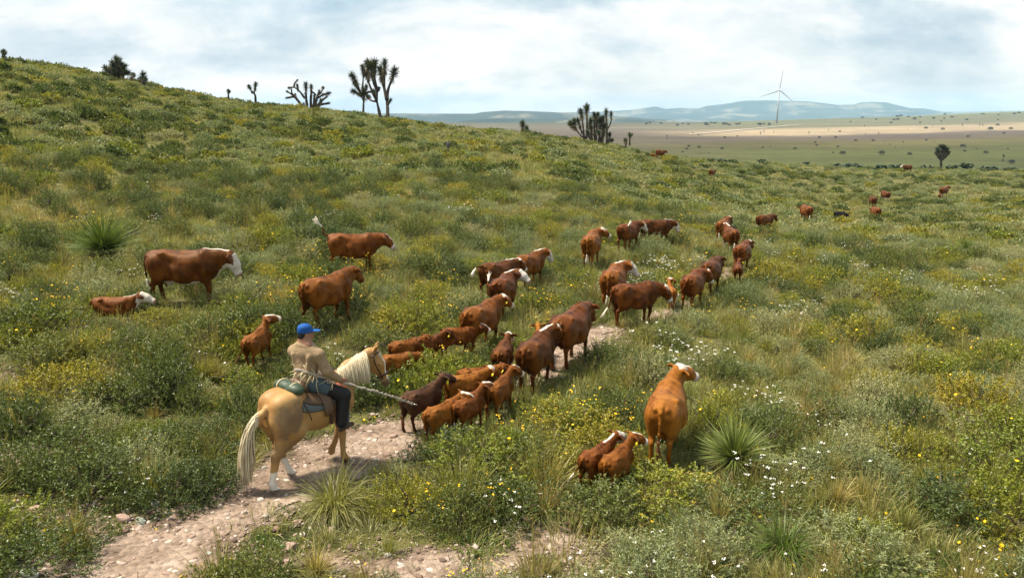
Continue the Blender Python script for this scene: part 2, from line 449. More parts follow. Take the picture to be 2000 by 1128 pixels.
ridge('foothills', [(820,246),(880,241),(920,234),(975,231),(1060,232),(1120,231),(1165,228),(1210,231),(1290,237),(1380,243)], 3900, 700, 25, M_HILL, CAMZ - 130)

hz = bpy.data.materials.new('haze_air'); hz.use_nodes = True
hn = hz.node_tree; hn.nodes.clear()
ho = hn.nodes.new('ShaderNodeOutputMaterial'); hv = hn.nodes.new('ShaderNodeVolumePrincipled')
hv.inputs['Color'].default_value = (0.50, 0.76, 1.0, 1)
hv.inputs['Density'].default_value = 8.0e-5
hv.inputs['Anisotropy'].default_value = 0.0
hn.links.new(hv.outputs[0], ho.inputs['Volume'])
hb = 14500.0
hx = [(-hb, -1500), (hb, -1500), (hb, 13500), (-hb, 13500)]
# kept inside the ground sheet's own reach; bottom below the lowest ground, top over the highest crest
zl, zh = CAMZ - 175.0, CAMZ + 180.0
hv_ = [(x, y, z) for z in (zl, zh) for x, y in hx]
hf = [(3, 2, 1, 0), (4, 5, 6, 7), (0, 1, 5, 4), (1, 2, 6, 5), (2, 3, 7, 6), (3, 0, 4, 7)]
HAZE = tag(link('haze', mesh_np('haze', hv_, np.array(hf), smooth=False), mats=[hz]), kind='stuff')
# ------------------------------------------------------------------ living shapes: smooth-blended fields turned into one continuous mesh
def vec(*a): return np.array(a, float)
def nrm(v): return v / (np.linalg.norm(v) + 1e-12)
class Field:
    def __init__(s, lo, hi, vox):
        s.vox, s.lo = vox, np.array(lo, float)
        s.n = np.ceil((np.array(hi, float) - s.lo) / vox).astype(int) + 1
        s.f = np.ones(s.n, np.float32)
        s.ax = [s.lo[i] + vox * np.arange(s.n[i]) for i in range(3)]
    def _block(s, lo, hi):
        a = np.maximum(np.floor((np.array(lo) - s.lo) / s.vox).astype(int), 0)
        b = np.minimum(np.ceil((np.array(hi) - s.lo) / s.vox).astype(int) + 1, s.n)
        if np.any(b <= a): return None
        sl = tuple(slice(a[i], b[i]) for i in range(3))
        g = np.meshgrid(*[s.ax[i][sl[i]] for i in range(3)], indexing='ij')
        return sl, g
    def _put(s, sl, d, k):
        o = s.f[sl]
        h = np.maximum(k - np.abs(o - d), 0) / k
        s.f[sl] = np.minimum(o, d) - h * h * k * 0.25
    def bone(s, a, b, ra, rb, up=(0, 0, 1), k=0.05, pw=2.0):
        """tapered limb from a to b; ra, rb = (half width, half height) or a number"""
        a, b = np.array(a, float), np.array(b, float)
        ra = (ra, ra) if np.isscalar(ra) else ra; rb = (rb, rb) if np.isscalar(rb) else rb
        d = b - a; L = np.linalg.norm(d) + 1e-9; d = d / L
        side = np.cross(np.array(up, float), d)
        if np.linalg.norm(side) < 1e-4: side = np.cross(np.array([1.0, 0.02, 0]), d)
        side = nrm(side); upv = np.cross(d, side)
        R = max(*ra, *rb) + k + 2 * s.vox
        blk = s._block(np.minimum(a, b) - R, np.maximum(a, b) + R)
        if blk is None: return
        sl, (x, y, z) = blk
        qx, qy, qz = x - a[0], y - a[1], z - a[2]
        t = np.clip((qx * d[0] + qy * d[1] + qz * d[2]) / L, 0, 1)
        qx, qy, qz = qx - t * L * d[0], qy - t * L * d[1], qz - t * L * d[2]
        w = ra[0] + (rb[0] - ra[0]) * t; h = ra[1] + (rb[1] - ra[1]) * t
        m = np.minimum(w, h)
        sy = np.abs((qx * side[0] + qy * side[1] + qz * side[2]) / w)
        sz = np.abs((qx * upv[0] + qy * upv[1] + qz * upv[2]) / h)
        sx = np.abs((qx * d[0] + qy * d[1] + qz * d[2]) / (0.5 * (w + h)))
        r = np.sqrt(sy ** 2 + sz ** 2 + sx ** 2) if pw == 2 else (sy ** pw + sz ** pw + sx ** pw) ** (1 / pw)
        s._put(sl, (r - 1) * m, k)
    def chain(s, pts, rad, **kw):
        for i in range(len(pts) - 1): s.bone(pts[i], pts[i + 1], rad[i], rad[i + 1], **kw)
    def ball(s, c, r, rot=None, k=0.05):
        c = np.array(c, float); r = np.array((r, r, r) if np.isscalar(r) else r, float)
        R = r.max() + k + 2 * s.vox
        blk = s._block(c - R, c + R)
        if blk is None: return
        sl, (x, y, z) = blk
        q = np.stack([x - c[0], y - c[1], z - c[2]], -1)
        if rot is not None: q = q @ np.asarray(rot)
        s._put(sl, (np.sqrt(((q / r) ** 2).sum(-1)) - 1) * r.min(), k)
    def carve(s, c, r, k=0.06):
        c = np.array(c, float); r = np.array(r, float)
        R = r.max() + k + 2 * s.vox
        blk = s._block(c - R, c + R)
        if blk is None: return
        sl, (x, y, z) = blk
        d = -(np.sqrt(((x - c[0]) / r[0]) ** 2 + ((y - c[1]) / r[1]) ** 2 + ((z - c[2]) / r[2]) ** 2) - 1) * r.min()
        o = s.f[sl]; h = np.maximum(k - np.abs(o - d), 0) / k
        s.f[sl] = np.maximum(o, d) + h * h * k * 0.25
    def trunk(s, xs, top, bot, wid, low=0.45, pw=2.3, k=0.05):
        """barrel along x: topline, bottom line and half width given at stations xs"""
        blk = s._block((xs[0] - .05, -max(wid) - .1, min(bot) - .1), (xs[-1] + .05, max(wid) + .1, max(top) + .1))
        sl, (x, y, z) = blk
        X = s.ax[0][sl[0]]
        ip = lambda v: smooth_interp(X, xs, v)[:, None, None]
        T, B, Wd = ip(top), ip(bot), np.maximum(ip(wid), 0.01)
        zc = B + low * (T - B)
        h = np.where(z > zc, T - zc, zc - B)
        r = (np.abs(y / Wd) ** pw + np.abs((z - zc) / np.maximum(h, .01)) ** pw) ** (1 / pw)
        d = (r - 1) * np.minimum(np.minimum(T - zc, zc - B), Wd)
        d = np.maximum(d, np.maximum(xs[0] - x, x - xs[-1]))
        s._put(sl, d, k)
    def mesh(s, relax=1):
        g = openvdb.FloatGrid(1.0)
        g.copyFromArray(s.f.astype(np.float32))
        p, q = g.convertToQuads(0.0)
        p = np.asarray(p, float) * s.vox + s.lo
        q = np.asarray(q, np.int64)
        for _ in range(relax):
            acc = np.zeros_like(p); cnt = np.zeros(len(p))
            for i in range(4):
                a, b = q[:, i], q[:, (i + 1) % 4]
                np.add.at(acc, a, p[b]); np.add.at(acc, b, p[a]); np.add.at(cnt, a, 1); np.add.at(cnt, b, 1)
            p = 0.5 * p + 0.5 * acc / np.maximum(cnt, 1)[:, None]
        # faces outwards
        v0, v1, v2 = p[q[:, 0]], p[q[:, 1]], p[q[:, 2]]
        vol = np.einsum('ij,ij->i', v0, np.cross(v1, v2)).sum()
        if vol < 0: q = q[:, ::-1]
        return p, q
def smooth_interp(x, xs, v):
    """C1 interpolation of stations (Catmull-Rom)"""
    xs, v = np.asarray(xs, float), np.asarray(v, float)
    m = np.gradient(v, xs)
    i = np.clip(np.searchsorted(xs, x) - 1, 0, len(xs) - 2)
    h = xs[i + 1] - xs[i]; t = np.clip((x - xs[i]) / h, 0, 1)
    return (2 * t ** 3 - 3 * t ** 2 + 1) * v[i] + (t ** 3 - 2 * t ** 2 + t) * h * m[i] + (-2 * t ** 3 + 3 * t ** 2) * v[i + 1] + (t ** 3 - t ** 2) * h * m[i + 1]
def tube(pts, rad, sides=6, closed=True):
    """tapered tube mesh (v, list of faces)"""
    pts = np.array(pts, float); n = len(pts)
    rad = np.full(n, rad) if np.isscalar(rad) else np.array(rad, float)
    tan = np.gradient(pts, axis=0); tan /= np.linalg.norm(tan, axis=1)[:, None] + 1e-12
    u = np.cross(tan[0], (0, 0, 1) if abs(tan[0][2]) < .9 else (1, 0, 0)); u = nrm(u)
    V = []
    for i in range(n):
        u = nrm(u - tan[i] * (u @ tan[i])); w = np.cross(tan[i], u)
        a = np.arange(sides) * 2 * math.pi / sides
        V.append(pts[i] + rad[i] * (np.cos(a)[:, None] * u + np.sin(a)[:, None] * w))
    V = np.concatenate(V)
    i = np.arange(n * sides).reshape(n, sides); j = np.roll(i, -1, 1)
    F = [np.stack([i[:-1], j[:-1], j[1:], i[1:]], -1).reshape(-1, 4)]
    if closed:
        V = np.vstack([V, pts[:1], pts[-1:]])
        F.append(np.stack([np.full(sides, n * sides), j[0], i[0]], -1))
        F.append(np.stack([np.full(sides, n * sides + 1), i[-1], j[-1]], -1))
    return V, F
class Soup:
    """collects meshes into one"""
    def __init__(s): s.v, s.q, s.t, s.n, s.c, s.mq, s.mt = [], [], [], 0, [], [], []
    def add(s, v, faces, mat=0, col=None):
        v = np.asarray(v, float)
        for f in (faces if isinstance(faces, list) else [faces]):
            f = np.asarray(f)
            if len(f) == 0: continue
            if f.shape[1] == 4: s.q.append(f + s.n); s.mq.append(np.full(len(f), mat))
            else: s.t.append(f + s.n); s.mt.append(np.full(len(f), mat))
        s.v.append(v); s.n += len(v)
        c = np.ones((len(v), 4)) if col is None else np.broadcast_to(np.asarray(col, float), (len(v), 4)) if np.ndim(col) == 1 else np.asarray(col, float)
        s.c.append(c)
        return s
    def mesh(s, name, mats=None, smooth=True, colname=None):
        fl, mi = [], []
        if s.q: fl.append(np.concatenate(s.q)); mi.append(np.concatenate(s.mq))
        if s.t: fl.append(np.concatenate(s.t)); mi.append(np.concatenate(s.mt))
        return mesh_np(name, np.concatenate(s.v), fl, smooth, mats, np.concatenate(mi), {colname: np.concatenate(s.c)} if colname else None)
def rot_z(a): c, s = math.cos(a), math.sin(a); return np.array([[c, -s, 0], [s, c, 0], [0, 0, 1.0]])
def rot_y(a): c, s = math.cos(a), math.sin(a); return np.array([[c, 0, s], [0, 1, 0], [-s, 0, c]])
def rot_x(a): c, s = math.cos(a), math.sin(a); return np.array([[1.0, 0, 0], [0, c, -s], [0, s, c]])
def ball_mesh(r=1.0, seg=10, rings=6):
    a = np.linspace(0, math.pi, rings + 1)[1:-1]; b = np.arange(seg) * 2 * math.pi / seg
    V = [[0, 0, 1]] + [[math.sin(p) * math.cos(q), math.sin(p) * math.sin(q), math.cos(p)] for p in a for q in b] + [[0, 0, -1]]
    i = 1 + np.arange((rings - 1) * seg).reshape(rings - 1, seg); j = np.roll(i, -1, 1)
    F = [np.stack([i[:-1], i[1:], j[1:], j[:-1]], -1).reshape(-1, 4), np.stack([np.zeros(seg, int), i[0], j[0]], -1), np.stack([np.full(seg, len(V) - 1), j[-1], i[-1]], -1)]
    return np.array(V) * r, F
# ------------------------------------------------------------------ cattle
def coat_mat(name, dark, mid, light):
    t = NT(name)
    o = t.obj()
    n = t.noise(3.0, 7, 0.68, o, .8)
    c = t.ramp(t.math('ADD', n, t.math('MULTIPLY', t.math('SUBTRACT', t.rnd(), 0.5), 0.10)), [(0.36, dark), (0.5, mid), (0.64, light)])
    hair = t.noise(60, 3, 0.6, o)
    c = t.mix(0.6, c, t.ramp(hair, [(0.3, 0.6), (0.7, 1.3)]), 'MULTIPLY')
    a = t.attr('coat'); s = t.n.new('ShaderNodeSeparateColor'); t.l.new(a.outputs['Color'], s.inputs[0])
    edge = t.math('ADD', s.outputs[0], t.math('MULTIPLY', t.math('SUBTRACT', t.noise(11, 5, 0.65, o), 0.5), 0.9))
    wm = t.ramp(edge, [(0.42, 0), (0.58, 1)])
    c = t.mix(wm, c, t.ramp(t.noise(9, 4, 0.6, o), [(0.3, (0.42, 0.36, 0.29)), (0.7, (0.62, 0.57, 0.50))]))
    c = t.mix(s.outputs[1], c, (0.035, 0.028, 0.026))
    c = t.mix(s.outputs[2], c, (0.36, 0.20, 0.16))
    t.bsdf(c, 0.46, 0.28, t.bump(t.math('ADD', t.math('MULTIPLY', hair, .5), t.noise(6, 4, .6, o, .6)), 0.5, 0.03), Specular_Tint=(1.0, 0.50, 0.22))
    return t.m
COATS = {
    'red': coat_mat('hide_red', (0.0406, 0.0106, 0.0024), (0.1014, 0.0276, 0.0048), (0.1745, 0.0552, 0.0098)),
    'dark': coat_mat('hide_dark_red', (0.0276, 0.0082, 0.0024), (0.0770, 0.0227, 0.0040), (0.1380, 0.0446, 0.0074)),
    'chestnut': coat_mat('hide_chestnut', (0.0608, 0.0170, 0.0024), (0.1380, 0.0422, 0.0057), (0.2191, 0.0770, 0.0106)),
    'orange': coat_mat('hide_orange', (0.1217, 0.0373, 0.0048), (0.2191, 0.0754, 0.0098), (0.3083, 0.1176, 0.0162)),
    'brown': coat_mat('hide_dark_brown', (0.025, 0.012, 0.007), (0.048, 0.020, 0.011), (0.075, 0.034, 0.018)),
    'black': coat_mat('hide_black', (0.006, 0.006, 0.007), (0.011, 0.011, 0.013), (0.018, 0.018, 0.02)),
}
M_TAG = simple('ear_tag_yellow', (0.78, 0.60, 0.03), 0.4, 0.4, 0.05)
M_EYE = simple('eye_dark', (0.012, 0.009, 0.007), 0.12, 0.6, 0.0)
t = NT('tail_switch_hair')
strand = t.node('ShaderNodeMapping', {'Scale': (40, 40, 3)}); t.l.new(t.obj(), strand.inputs[0])
t.bsdf(t.ramp(t.noise(1, 4, .6, strand.outputs[0]), [(0.3, (0.55, 0.46, 0.34)), (0.7, (0.80, 0.74, 0.64))]), 0.6, 0.25)
M_SWITCH = t.m
t = NT('tail_switch_brown')
strand = t.node('ShaderNodeMapping', {'Scale': (40, 40, 3)}); t.l.new(t.obj(), strand.inputs[0])
t.bsdf(t.ramp(t.noise(1, 4, .6, strand.outputs[0]), [(0.3, (0.08, 0.03, 0.012)), (0.7, (0.24, 0.10, 0.04))]), 0.6, 0.25)
M_SWITCH_BROWN = t.m
_eye_me = mesh_np('eye', *(lambda vf: (vf[0], vf[1]))(ball_mesh(1, 8, 5)))

def cow_geometry(vox=0.026, calf=0.0, neck=10, nyaw=0, head=-25, hyaw=0, hroll=0, gait=0.5, lie=False, tail='hang', udder=True, fat=1.0, seed=0, bull=False):
    """rest frame: x forward, z up, feet on z=0, about 1.35 m at the hip. neck/head: pitch angles in degrees (up positive),
    nyaw/hyaw: turned to the animal's left (positive) or right. Returns points, quads and landmark frames."""
    rs = np.random.default_rng(seed)
    lift = 0.0
    F = Field((-1.35, -0.95, -0.04), (1.75, 0.95, 1.95), vox)
    thin = 1 - 0.22 * calf
    xs = [-.87, -.81, -.66, -.45, -.2, .1, .35, .55, .70, .80, .86]
    top = [1.14, 1.24, 1.305, 1.335, 1.305, 1.285, 1.315, 1.335, 1.24, 1.10, .98]
    bot = [.98, .82, .69, .605, .515, .475, .50, .55, .63, .75, .90]
    wid = [.08, .20, .275, .315, .355, .375, .335, .285, .22, .15, .06]
    bot = [t_ - (t_ - b_) * thin for t_, b_ in zip(top, bot)]
    wid = [w * fat * (1 - 0.14 * calf) for w in wid]
    drop = 0.62 if lie else 0.0
    if lie:
        top = [a - drop for a in top]; bot = [max(0.0, a - drop) for a in bot]; wid = [w * 1.08 for w in wid]
    F.trunk(xs, top, bot, wid, 0.44, 2.25, 0.06)
    zz_ = -drop
    for s in (1, -1):                                      # hook bones, pin bones, shoulder blades, rounds
        F.ball((-.47, s * .235 * fat, 1.262 + zz_), (.07, .05, .05), k=.07)
        F.ball((-.82, s * .115, 1.185 + zz_), (.06, .05, .055), k=.05)
        F.bone((.46, s * .13, 1.25 + zz_), (.60, s * .225, .88 + zz_), (.09, .05), (.12, .085), up=(1, 0, 0), k=.05)
        F.ball((.03, s * .20 * fat, .76 + zz_), (.36, .20 * fat, .25), k=.06)
        F.ball((-.62, s * .20 * fat, .98 + zz_), (.17, .12, .22), k=.06)
        F.ball((.56, s * .185, .86 + zz_), (.13, .10, .20), k=.05)
    F.bone((-.75, 0, 1.285 + zz_), (.40, 0, 1.30 + zz_), (.045, .03), (.05, .035), k=.05)          # spine ridge
    if not lie:
        for s in (1, -1):                                  # hollow flank, elbow pocket, groove before the thigh
            F.carve((-.27, s * .37 * fat, 1.10), (.13, .10, .12), k=.10)
            F.carve((.33, s * .37 * fat, .80), (.07, .09, .20), k=.10)
            F.carve((-.33, s * .40 * fat, .72), (.09, .12, .16), k=.10)
            F.carve((.70, s * .30, 1.08), (.07, .09, .18), k=.10)
    gl = gait
    def hind(s, ph):
        sw = 0.17 * math.sin(ph) * gl
        up = max(0, math.cos(ph)) * 0.07 * gl
        hip = vec(-.56, s * .165, 1.02); st = vec(-.42 + sw * .35, s * .205, .71)
        hock = vec(-.70 + sw * .8, s * .165, .47 + up); fet = vec(-.655 + sw * 1.35 - up * .6, s * .155, .13 + up * 1.1); hoof = vec(-.60 + sw * 1.4 - up * .3, s * .155, .04 + up)
        F.bone(hip, st, (.15, .225), (.12, .17), up=(1, 0, 0), k=.09)
        F.bone((-.70, s * .15, 1.02), (-.655, s * .165, .68), (.125, .15), (.085, .11), up=(1, 0, 0), k=.09)
        F.bone(st, hock, (.095, .135), (.058, .074), up=(1, 0, 0), k=.06)
        F.bone(hock, fet, (.050, .062), (.044, .050), up=(1, 0, 0), k=.03)
        F.bone(fet, hoof, (.045, .048), (.055, .062), up=(1, 0, 0), k=.03)
    def fore(s, ph):
        sw = 0.16 * math.sin(ph) * gl
        up = max(0, math.cos(ph)) * 0.08 * gl
        sh = vec(.60, s * .19, .98); el = vec(.49 + sw * .2, s * .185, .68); kn = vec(.545 + sw * .8 + up * .5, s * .165, .40 + up * .5)
        fet = vec(.535 + sw * 1.3 - up * .3, s * .155, .12 + up); hoof = vec(.565 + sw * 1.4 - up * .2, s * .155, .04 + up)
        F.bone(sh, el, (.10, .175), (.085, .12), up=(1, 0, 0), k=.08)
        F.bone(el, kn, (.074, .095), (.056, .062), up=(1, 0, 0), k=.04)
        F.bone(kn, fet, (.049, .054), (.043, .047), up=(1, 0, 0), k=.03)
        F.bone(fet, hoof, (.045, .046), (.056, .060), up=(1, 0, 0), k=.03)
    if not lie:
        p0 = rs.uniform(0, 6.28)
        hind(1, p0); fore(1, p0 + 1.2); hind(-1, p0 + math.pi); fore(-1, p0 + math.pi + 1.2)
        if udder and calf == 0:
            F.ball((-.38, 0, .56), (.17, .14, .12), k=.06)
            for s in (1, -1):
                for dx in (-.07, .06): F.bone((-.38 + dx, s * .06, .48), (-.38 + dx, s * .065, .42), .017, .013, k=.02)
    else:
        for s in (1, -1):                                  # folded legs
            F.bone((-.55, s * .24, .34), (-.22, s * .34, .17), (.12, .15), (.09, .11), k=.08)
            F.bone((-.22, s * .34, .16), (-.58, s * .36, .07), (.055, .06), (.04, .045), k=.04)
            F.bone((-.58, s * .36, .06), (-.36, s * .38, .04), (.04, .04), (.05, .04), k=.03)
            F.bone((.55, s * .2, .36), (.70, s * .22, .12), (.08, .1), (.055, .06), k=.06)
            F.bone((.70, s * .22, .10), (.42, s * .22, .05), (.05, .05), (.05, .045), k=.04)
    # neck: two bones, the second turned further
    R1 = rot_z(math.radians(nyaw * .55)) @ rot_y(-math.radians(neck * .8 - 2))
    R2 = rot_z(math.radians(nyaw)) @ rot_y(-math.radians(neck))
    hs = 1.06 + 0.20 * calf
    n0 = vec(.56, 0, 1.075 + zz_)
    n1 = n0 + R1 @ vec(.25, 0, .05); n2 = n1 + R2 @ vec(.23 * (1 + .15 * calf), 0, .03)
    slim = 1 - .18 * calf
    F.bone(n0, n1, (.215 * slim, .30 * slim), (.165 * slim, .235 * slim), up=R1 @ vec(0, 0, 1), k=.10)
    F.bone(n1, n2, (.165 * slim, .235 * slim), (.13 * hs * slim, .175 * hs * slim), up=R2 @ vec(0, 0, 1), k=.08)
    if bull: F.bone(n0 + vec(0, 0, .12), n1 + R1 @ vec(0, 0, .12), (.15, .2), (.12, .14), k=.1)
    low1 = n0 + vec(.10, 0, -.24); F.bone(low1, n2 + R2 @ vec(-.02, 0, -.12 * hs), (.045, .11), (.035, .05), up=(0, 0, 1), k=.08)   # dewlap
    RH = rot_z(math.radians(nyaw + hyaw)) @ rot_y(-math.radians(head)) @ rot_x(math.radians(hroll))
    def hp(x, y, z): return n2 + RH @ (vec(x, y, z) * hs)
    hu = RH @ vec(0, 0, 1)
    F.bone(hp(.02, 0, .03), hp(.20, 0, .015), (.138 * hs, .152 * hs), (.134 * hs, .148 * hs), up=hu, k=.06)
    F.bone(hp(.20, 0, .02), hp(.41, 0, -.02), (.124 * hs, .130 * hs), (.096 * hs, .094 * hs), up=hu, k=.05)
    F.ball(hp(.445, 0, -.03), vec(.060, .104, .088) * hs, RH, k=.04)
    F.ball(hp(.02, 0, .115), vec(.06, .075, .05) * hs, RH, k=.05)               # poll
    F.ball(hp(.12, 0, -.075), vec(.10, .085, .075) * hs, RH, k=.05)            # jaw
    for s in (1, -1):
        F.ball(hp(.19, s * .105, .055), vec(.045, .025, .03) * hs, RH, k=.03)   # brow
        e0, e1, e2 = hp(.015, s * .10, .065), hp(-.015, s * .22, .075), hp(-.03, s * .345, .045)
        F.bone(e0, e1, (.045 * hs, .034 * hs), (.078 * hs, .028 * hs), up=RH @ vec(.45, 0, 1), k=.03)
        F.bone(e1, e2, (.078 * hs, .028 * hs), (.022 * hs, .018 * hs), up=RH @ vec(.45, 0, 1), k=.02)
    # tail
    tb = vec(-.83, 0, 1.235 + zz_)
    T = {'hang': [(-.90, 0, 1.15), (-.925, .0, .95), (-.92, .01, .72), (-.90, .015, .54)],
         'swing_left': [(-.91, .03, 1.15), (-.94, .10, .95), (-.96, .20, .75), (-.97, .30, .60)],
         'swing_right': [(-.91, -.03, 1.15), (-.94, -.10, .95), (-.96, -.20, .75), (-.97, -.30, .60)],
         'raised': [(-.93, .0, 1.27), (-1.02, .02, 1.35), (-1.00, .0, 1.47), (-1.10, .03, 1.57)],
         'out': [(-.95, .0, 1.22), (-1.06, .0, 1.23), (-1.17, .0, 1.22), (-1.24, 0, 1.15)],
         'flip_left': [(-.93, .05, 1.20), (-.95, .17, 1.15), (-.84, .30, 1.20), (-.70, .32, 1.30)],
         'flip_right': [(-.93, -.05, 1.20), (-.95, -.17, 1.15), (-.84, -.30, 1.20), (-.70, -.32, 1.30)],
         'curl': [(-.90, .0, 1.14), (-.94, .03, .92), (-.95, .06, .66), (-1.02, .10, .52)],
         'tuck': [(-.89, .02, 1.12), (-.91, .03, .9), (-.80, .1, .62), (-.70, .2, .40)]}[tail]
    tp = [tb] + [vec(*q) + vec(0, 0, zz_) for q in T]
    if lie: tp = [tb, vec(-.93, .05, .45), vec(-.97, .15, .22), vec(-.85, .30, .06), vec(-.7, .36, .05)]
    rad = np.array([.045, .032, .026, .022, .020]) + (vox - .02) * .5
    F.chain(tp, rad, k=.04)
    P, Q = F.mesh(1)
    return P, Q, dict(leg=0 if lie else .05 + .09 * calf, n0=n0, n1=n1, n2=n2, RH=RH, hs=hs, hp=hp, tail=tp, zz=zz_, R2=R2)

def long_legs(P, L):
    """lengthen the legs: everything above the belly line moves up"""
    k = L['leg']
    if not k: return P, L
    up = lambda p: np.asarray(p, float) + np.array([0, 0, 1.0]) * (k * np.clip(np.asarray(p, float)[..., 2] / .5, 0, 1))[..., None]
    P = up(P); L = dict(L); hp0 = L['hp']
    for n in ('n0', 'n1', 'n2'): L[n] = up(L[n])
    L['hp'] = lambda x, y, z: up(hp0(x, y, z)); L['tail'] = [up(p) for p in L['tail']]
    return P, L
def tail_switch(tp, kind, rs, length=0.36):
    """hair tuft at the end of the tail: a bundle of tapering strands"""
    s = Soup()
    a, d = tp[-1], nrm(tp[-1] - tp[-2])
    for i in range(16):
        sp = rs.normal(0, 1, 3) * .16
        g = vec(0, 0, -.35) if kind not in ('raised', 'flip_left', 'flip_right') else vec(0, 0, 0.05)
        if kind == 'curl': g = vec(-.10, .1, -.4)
        L = length * rs.uniform(.65, 1.05)
        p1 = a + (d + sp * .6) * L * .35; p2 = p1 + nrm(d + sp + g) * L * .35; p3 = p2 + nrm(d * .7 + sp * 1.2 + g * 1.6) * L * .3
        s.add(*tube([a - d * .06, a + rs.normal(0, .008, 3), p1, p2, p3], [.018, .018, .019, .014, .002], 4))
    return s
def paint_coat(P, L, white, calf, rs):
    """piebald pattern, from where a spot sits on the animal: (n,4) white, black, pink"""
    c = np.zeros((len(P), 4)); c[:, 3] = 1
    q = (P - L['n2']) @ L['RH'] / L['hs']
    headm = (q[:, 0] > -.10) & (np.abs(q[:, 0] - .2) < .42) & (np.abs(q[:, 1]) < .14) & (np.abs(q[:, 2]) < .22)
    ear = (np.abs(q[:, 1]) > .125) & (np.abs(q[:, 0]) < .14) & (np.abs(q[:, 2]) < .16)
    wf = white.get('face', 0)
    if wf >= 1: m = headm & (q[:, 0] > -.02 - .06 * (q[:, 2] < 0)) & ~ear
    elif wf > 0: m = headm & ~ear & ((np.abs(q[:, 1]) < .13 * wf) & (q[:, 2] > -.03) & (q[:, 0] > -.05) | (q[:, 0] > .37))
    else: m = np.zeros(len(P), bool)
    c[m, 0] = 1
    if white.get('poll'):
        c[headm & ~ear & (q[:, 0] < .10) & (q[:, 2] > .085), 0] = 1
    muzz = headm & (q[:, 0] > .46)
    c[muzz, 2] = 1; c[muzz, 0] = 0
    if white.get('dark_nose'): c[muzz, 1] = 1
    c[ear & (q[:, 2] > .02) & (q[:, 0] > .0), 2] = .25
    z = P[:, 2] - L['zz']
    if white.get('crest'):
        # white line over the neck and withers
        for a, b in ((L['n0'], L['n1']),):
            d = b - a; tt = np.clip(((P - a) @ d) / (d @ d), -.25, 1.0)
            r = P - a - tt[:, None] * d
            c[(r[:, 2] > .11) & (np.linalg.norm(r, axis=1) < .34) & (np.abs(r @ nrm(np.cross((0, 0, 1), d))) < .045) & ~headm & (tt > -.24), 0] = 1
    if white.get('belly'):
        b = white['belly']
        c[(z < .53 + .07 * b) & (z > .36) & (np.abs(P[:, 1]) < .30) & (P[:, 0] > -.42) & (P[:, 0] < .40), 0] = 1
        c[(P[:, 0] > .55) & (z < .90) & (z > .55) & (np.abs(P[:, 1]) < .09), 0] = 1
    if white.get('chest'):
        d = L['n2'] - L['n0']; tt = ((P - L['n0']) @ d) / (d @ d)
        r = P - L['n0'] - tt[:, None] * d
        c[(tt > .0) & (tt < 1) & (r @ vec(0, 0, 1) < -.10) & (np.abs(r[:, 1]) < .1) & (np.linalg.norm(r, axis=1) < .4), 0] = 1
    if white.get('socks'): c[(z < white['socks']) & (z > .0), 0] = 1
    c[(z < .062) & (L['zz'] == 0), 1] = 1; c[(z < .062) & (L['zz'] == 0), 0] = 0
    if white.get('eye_patch'):
        c[headm & (np.hypot(q[:, 0] - .17, q[:, 2] - .02) < .07) & (np.abs(q[:, 1]) > .06), 0] = 0
    return c
ANIMALS = []
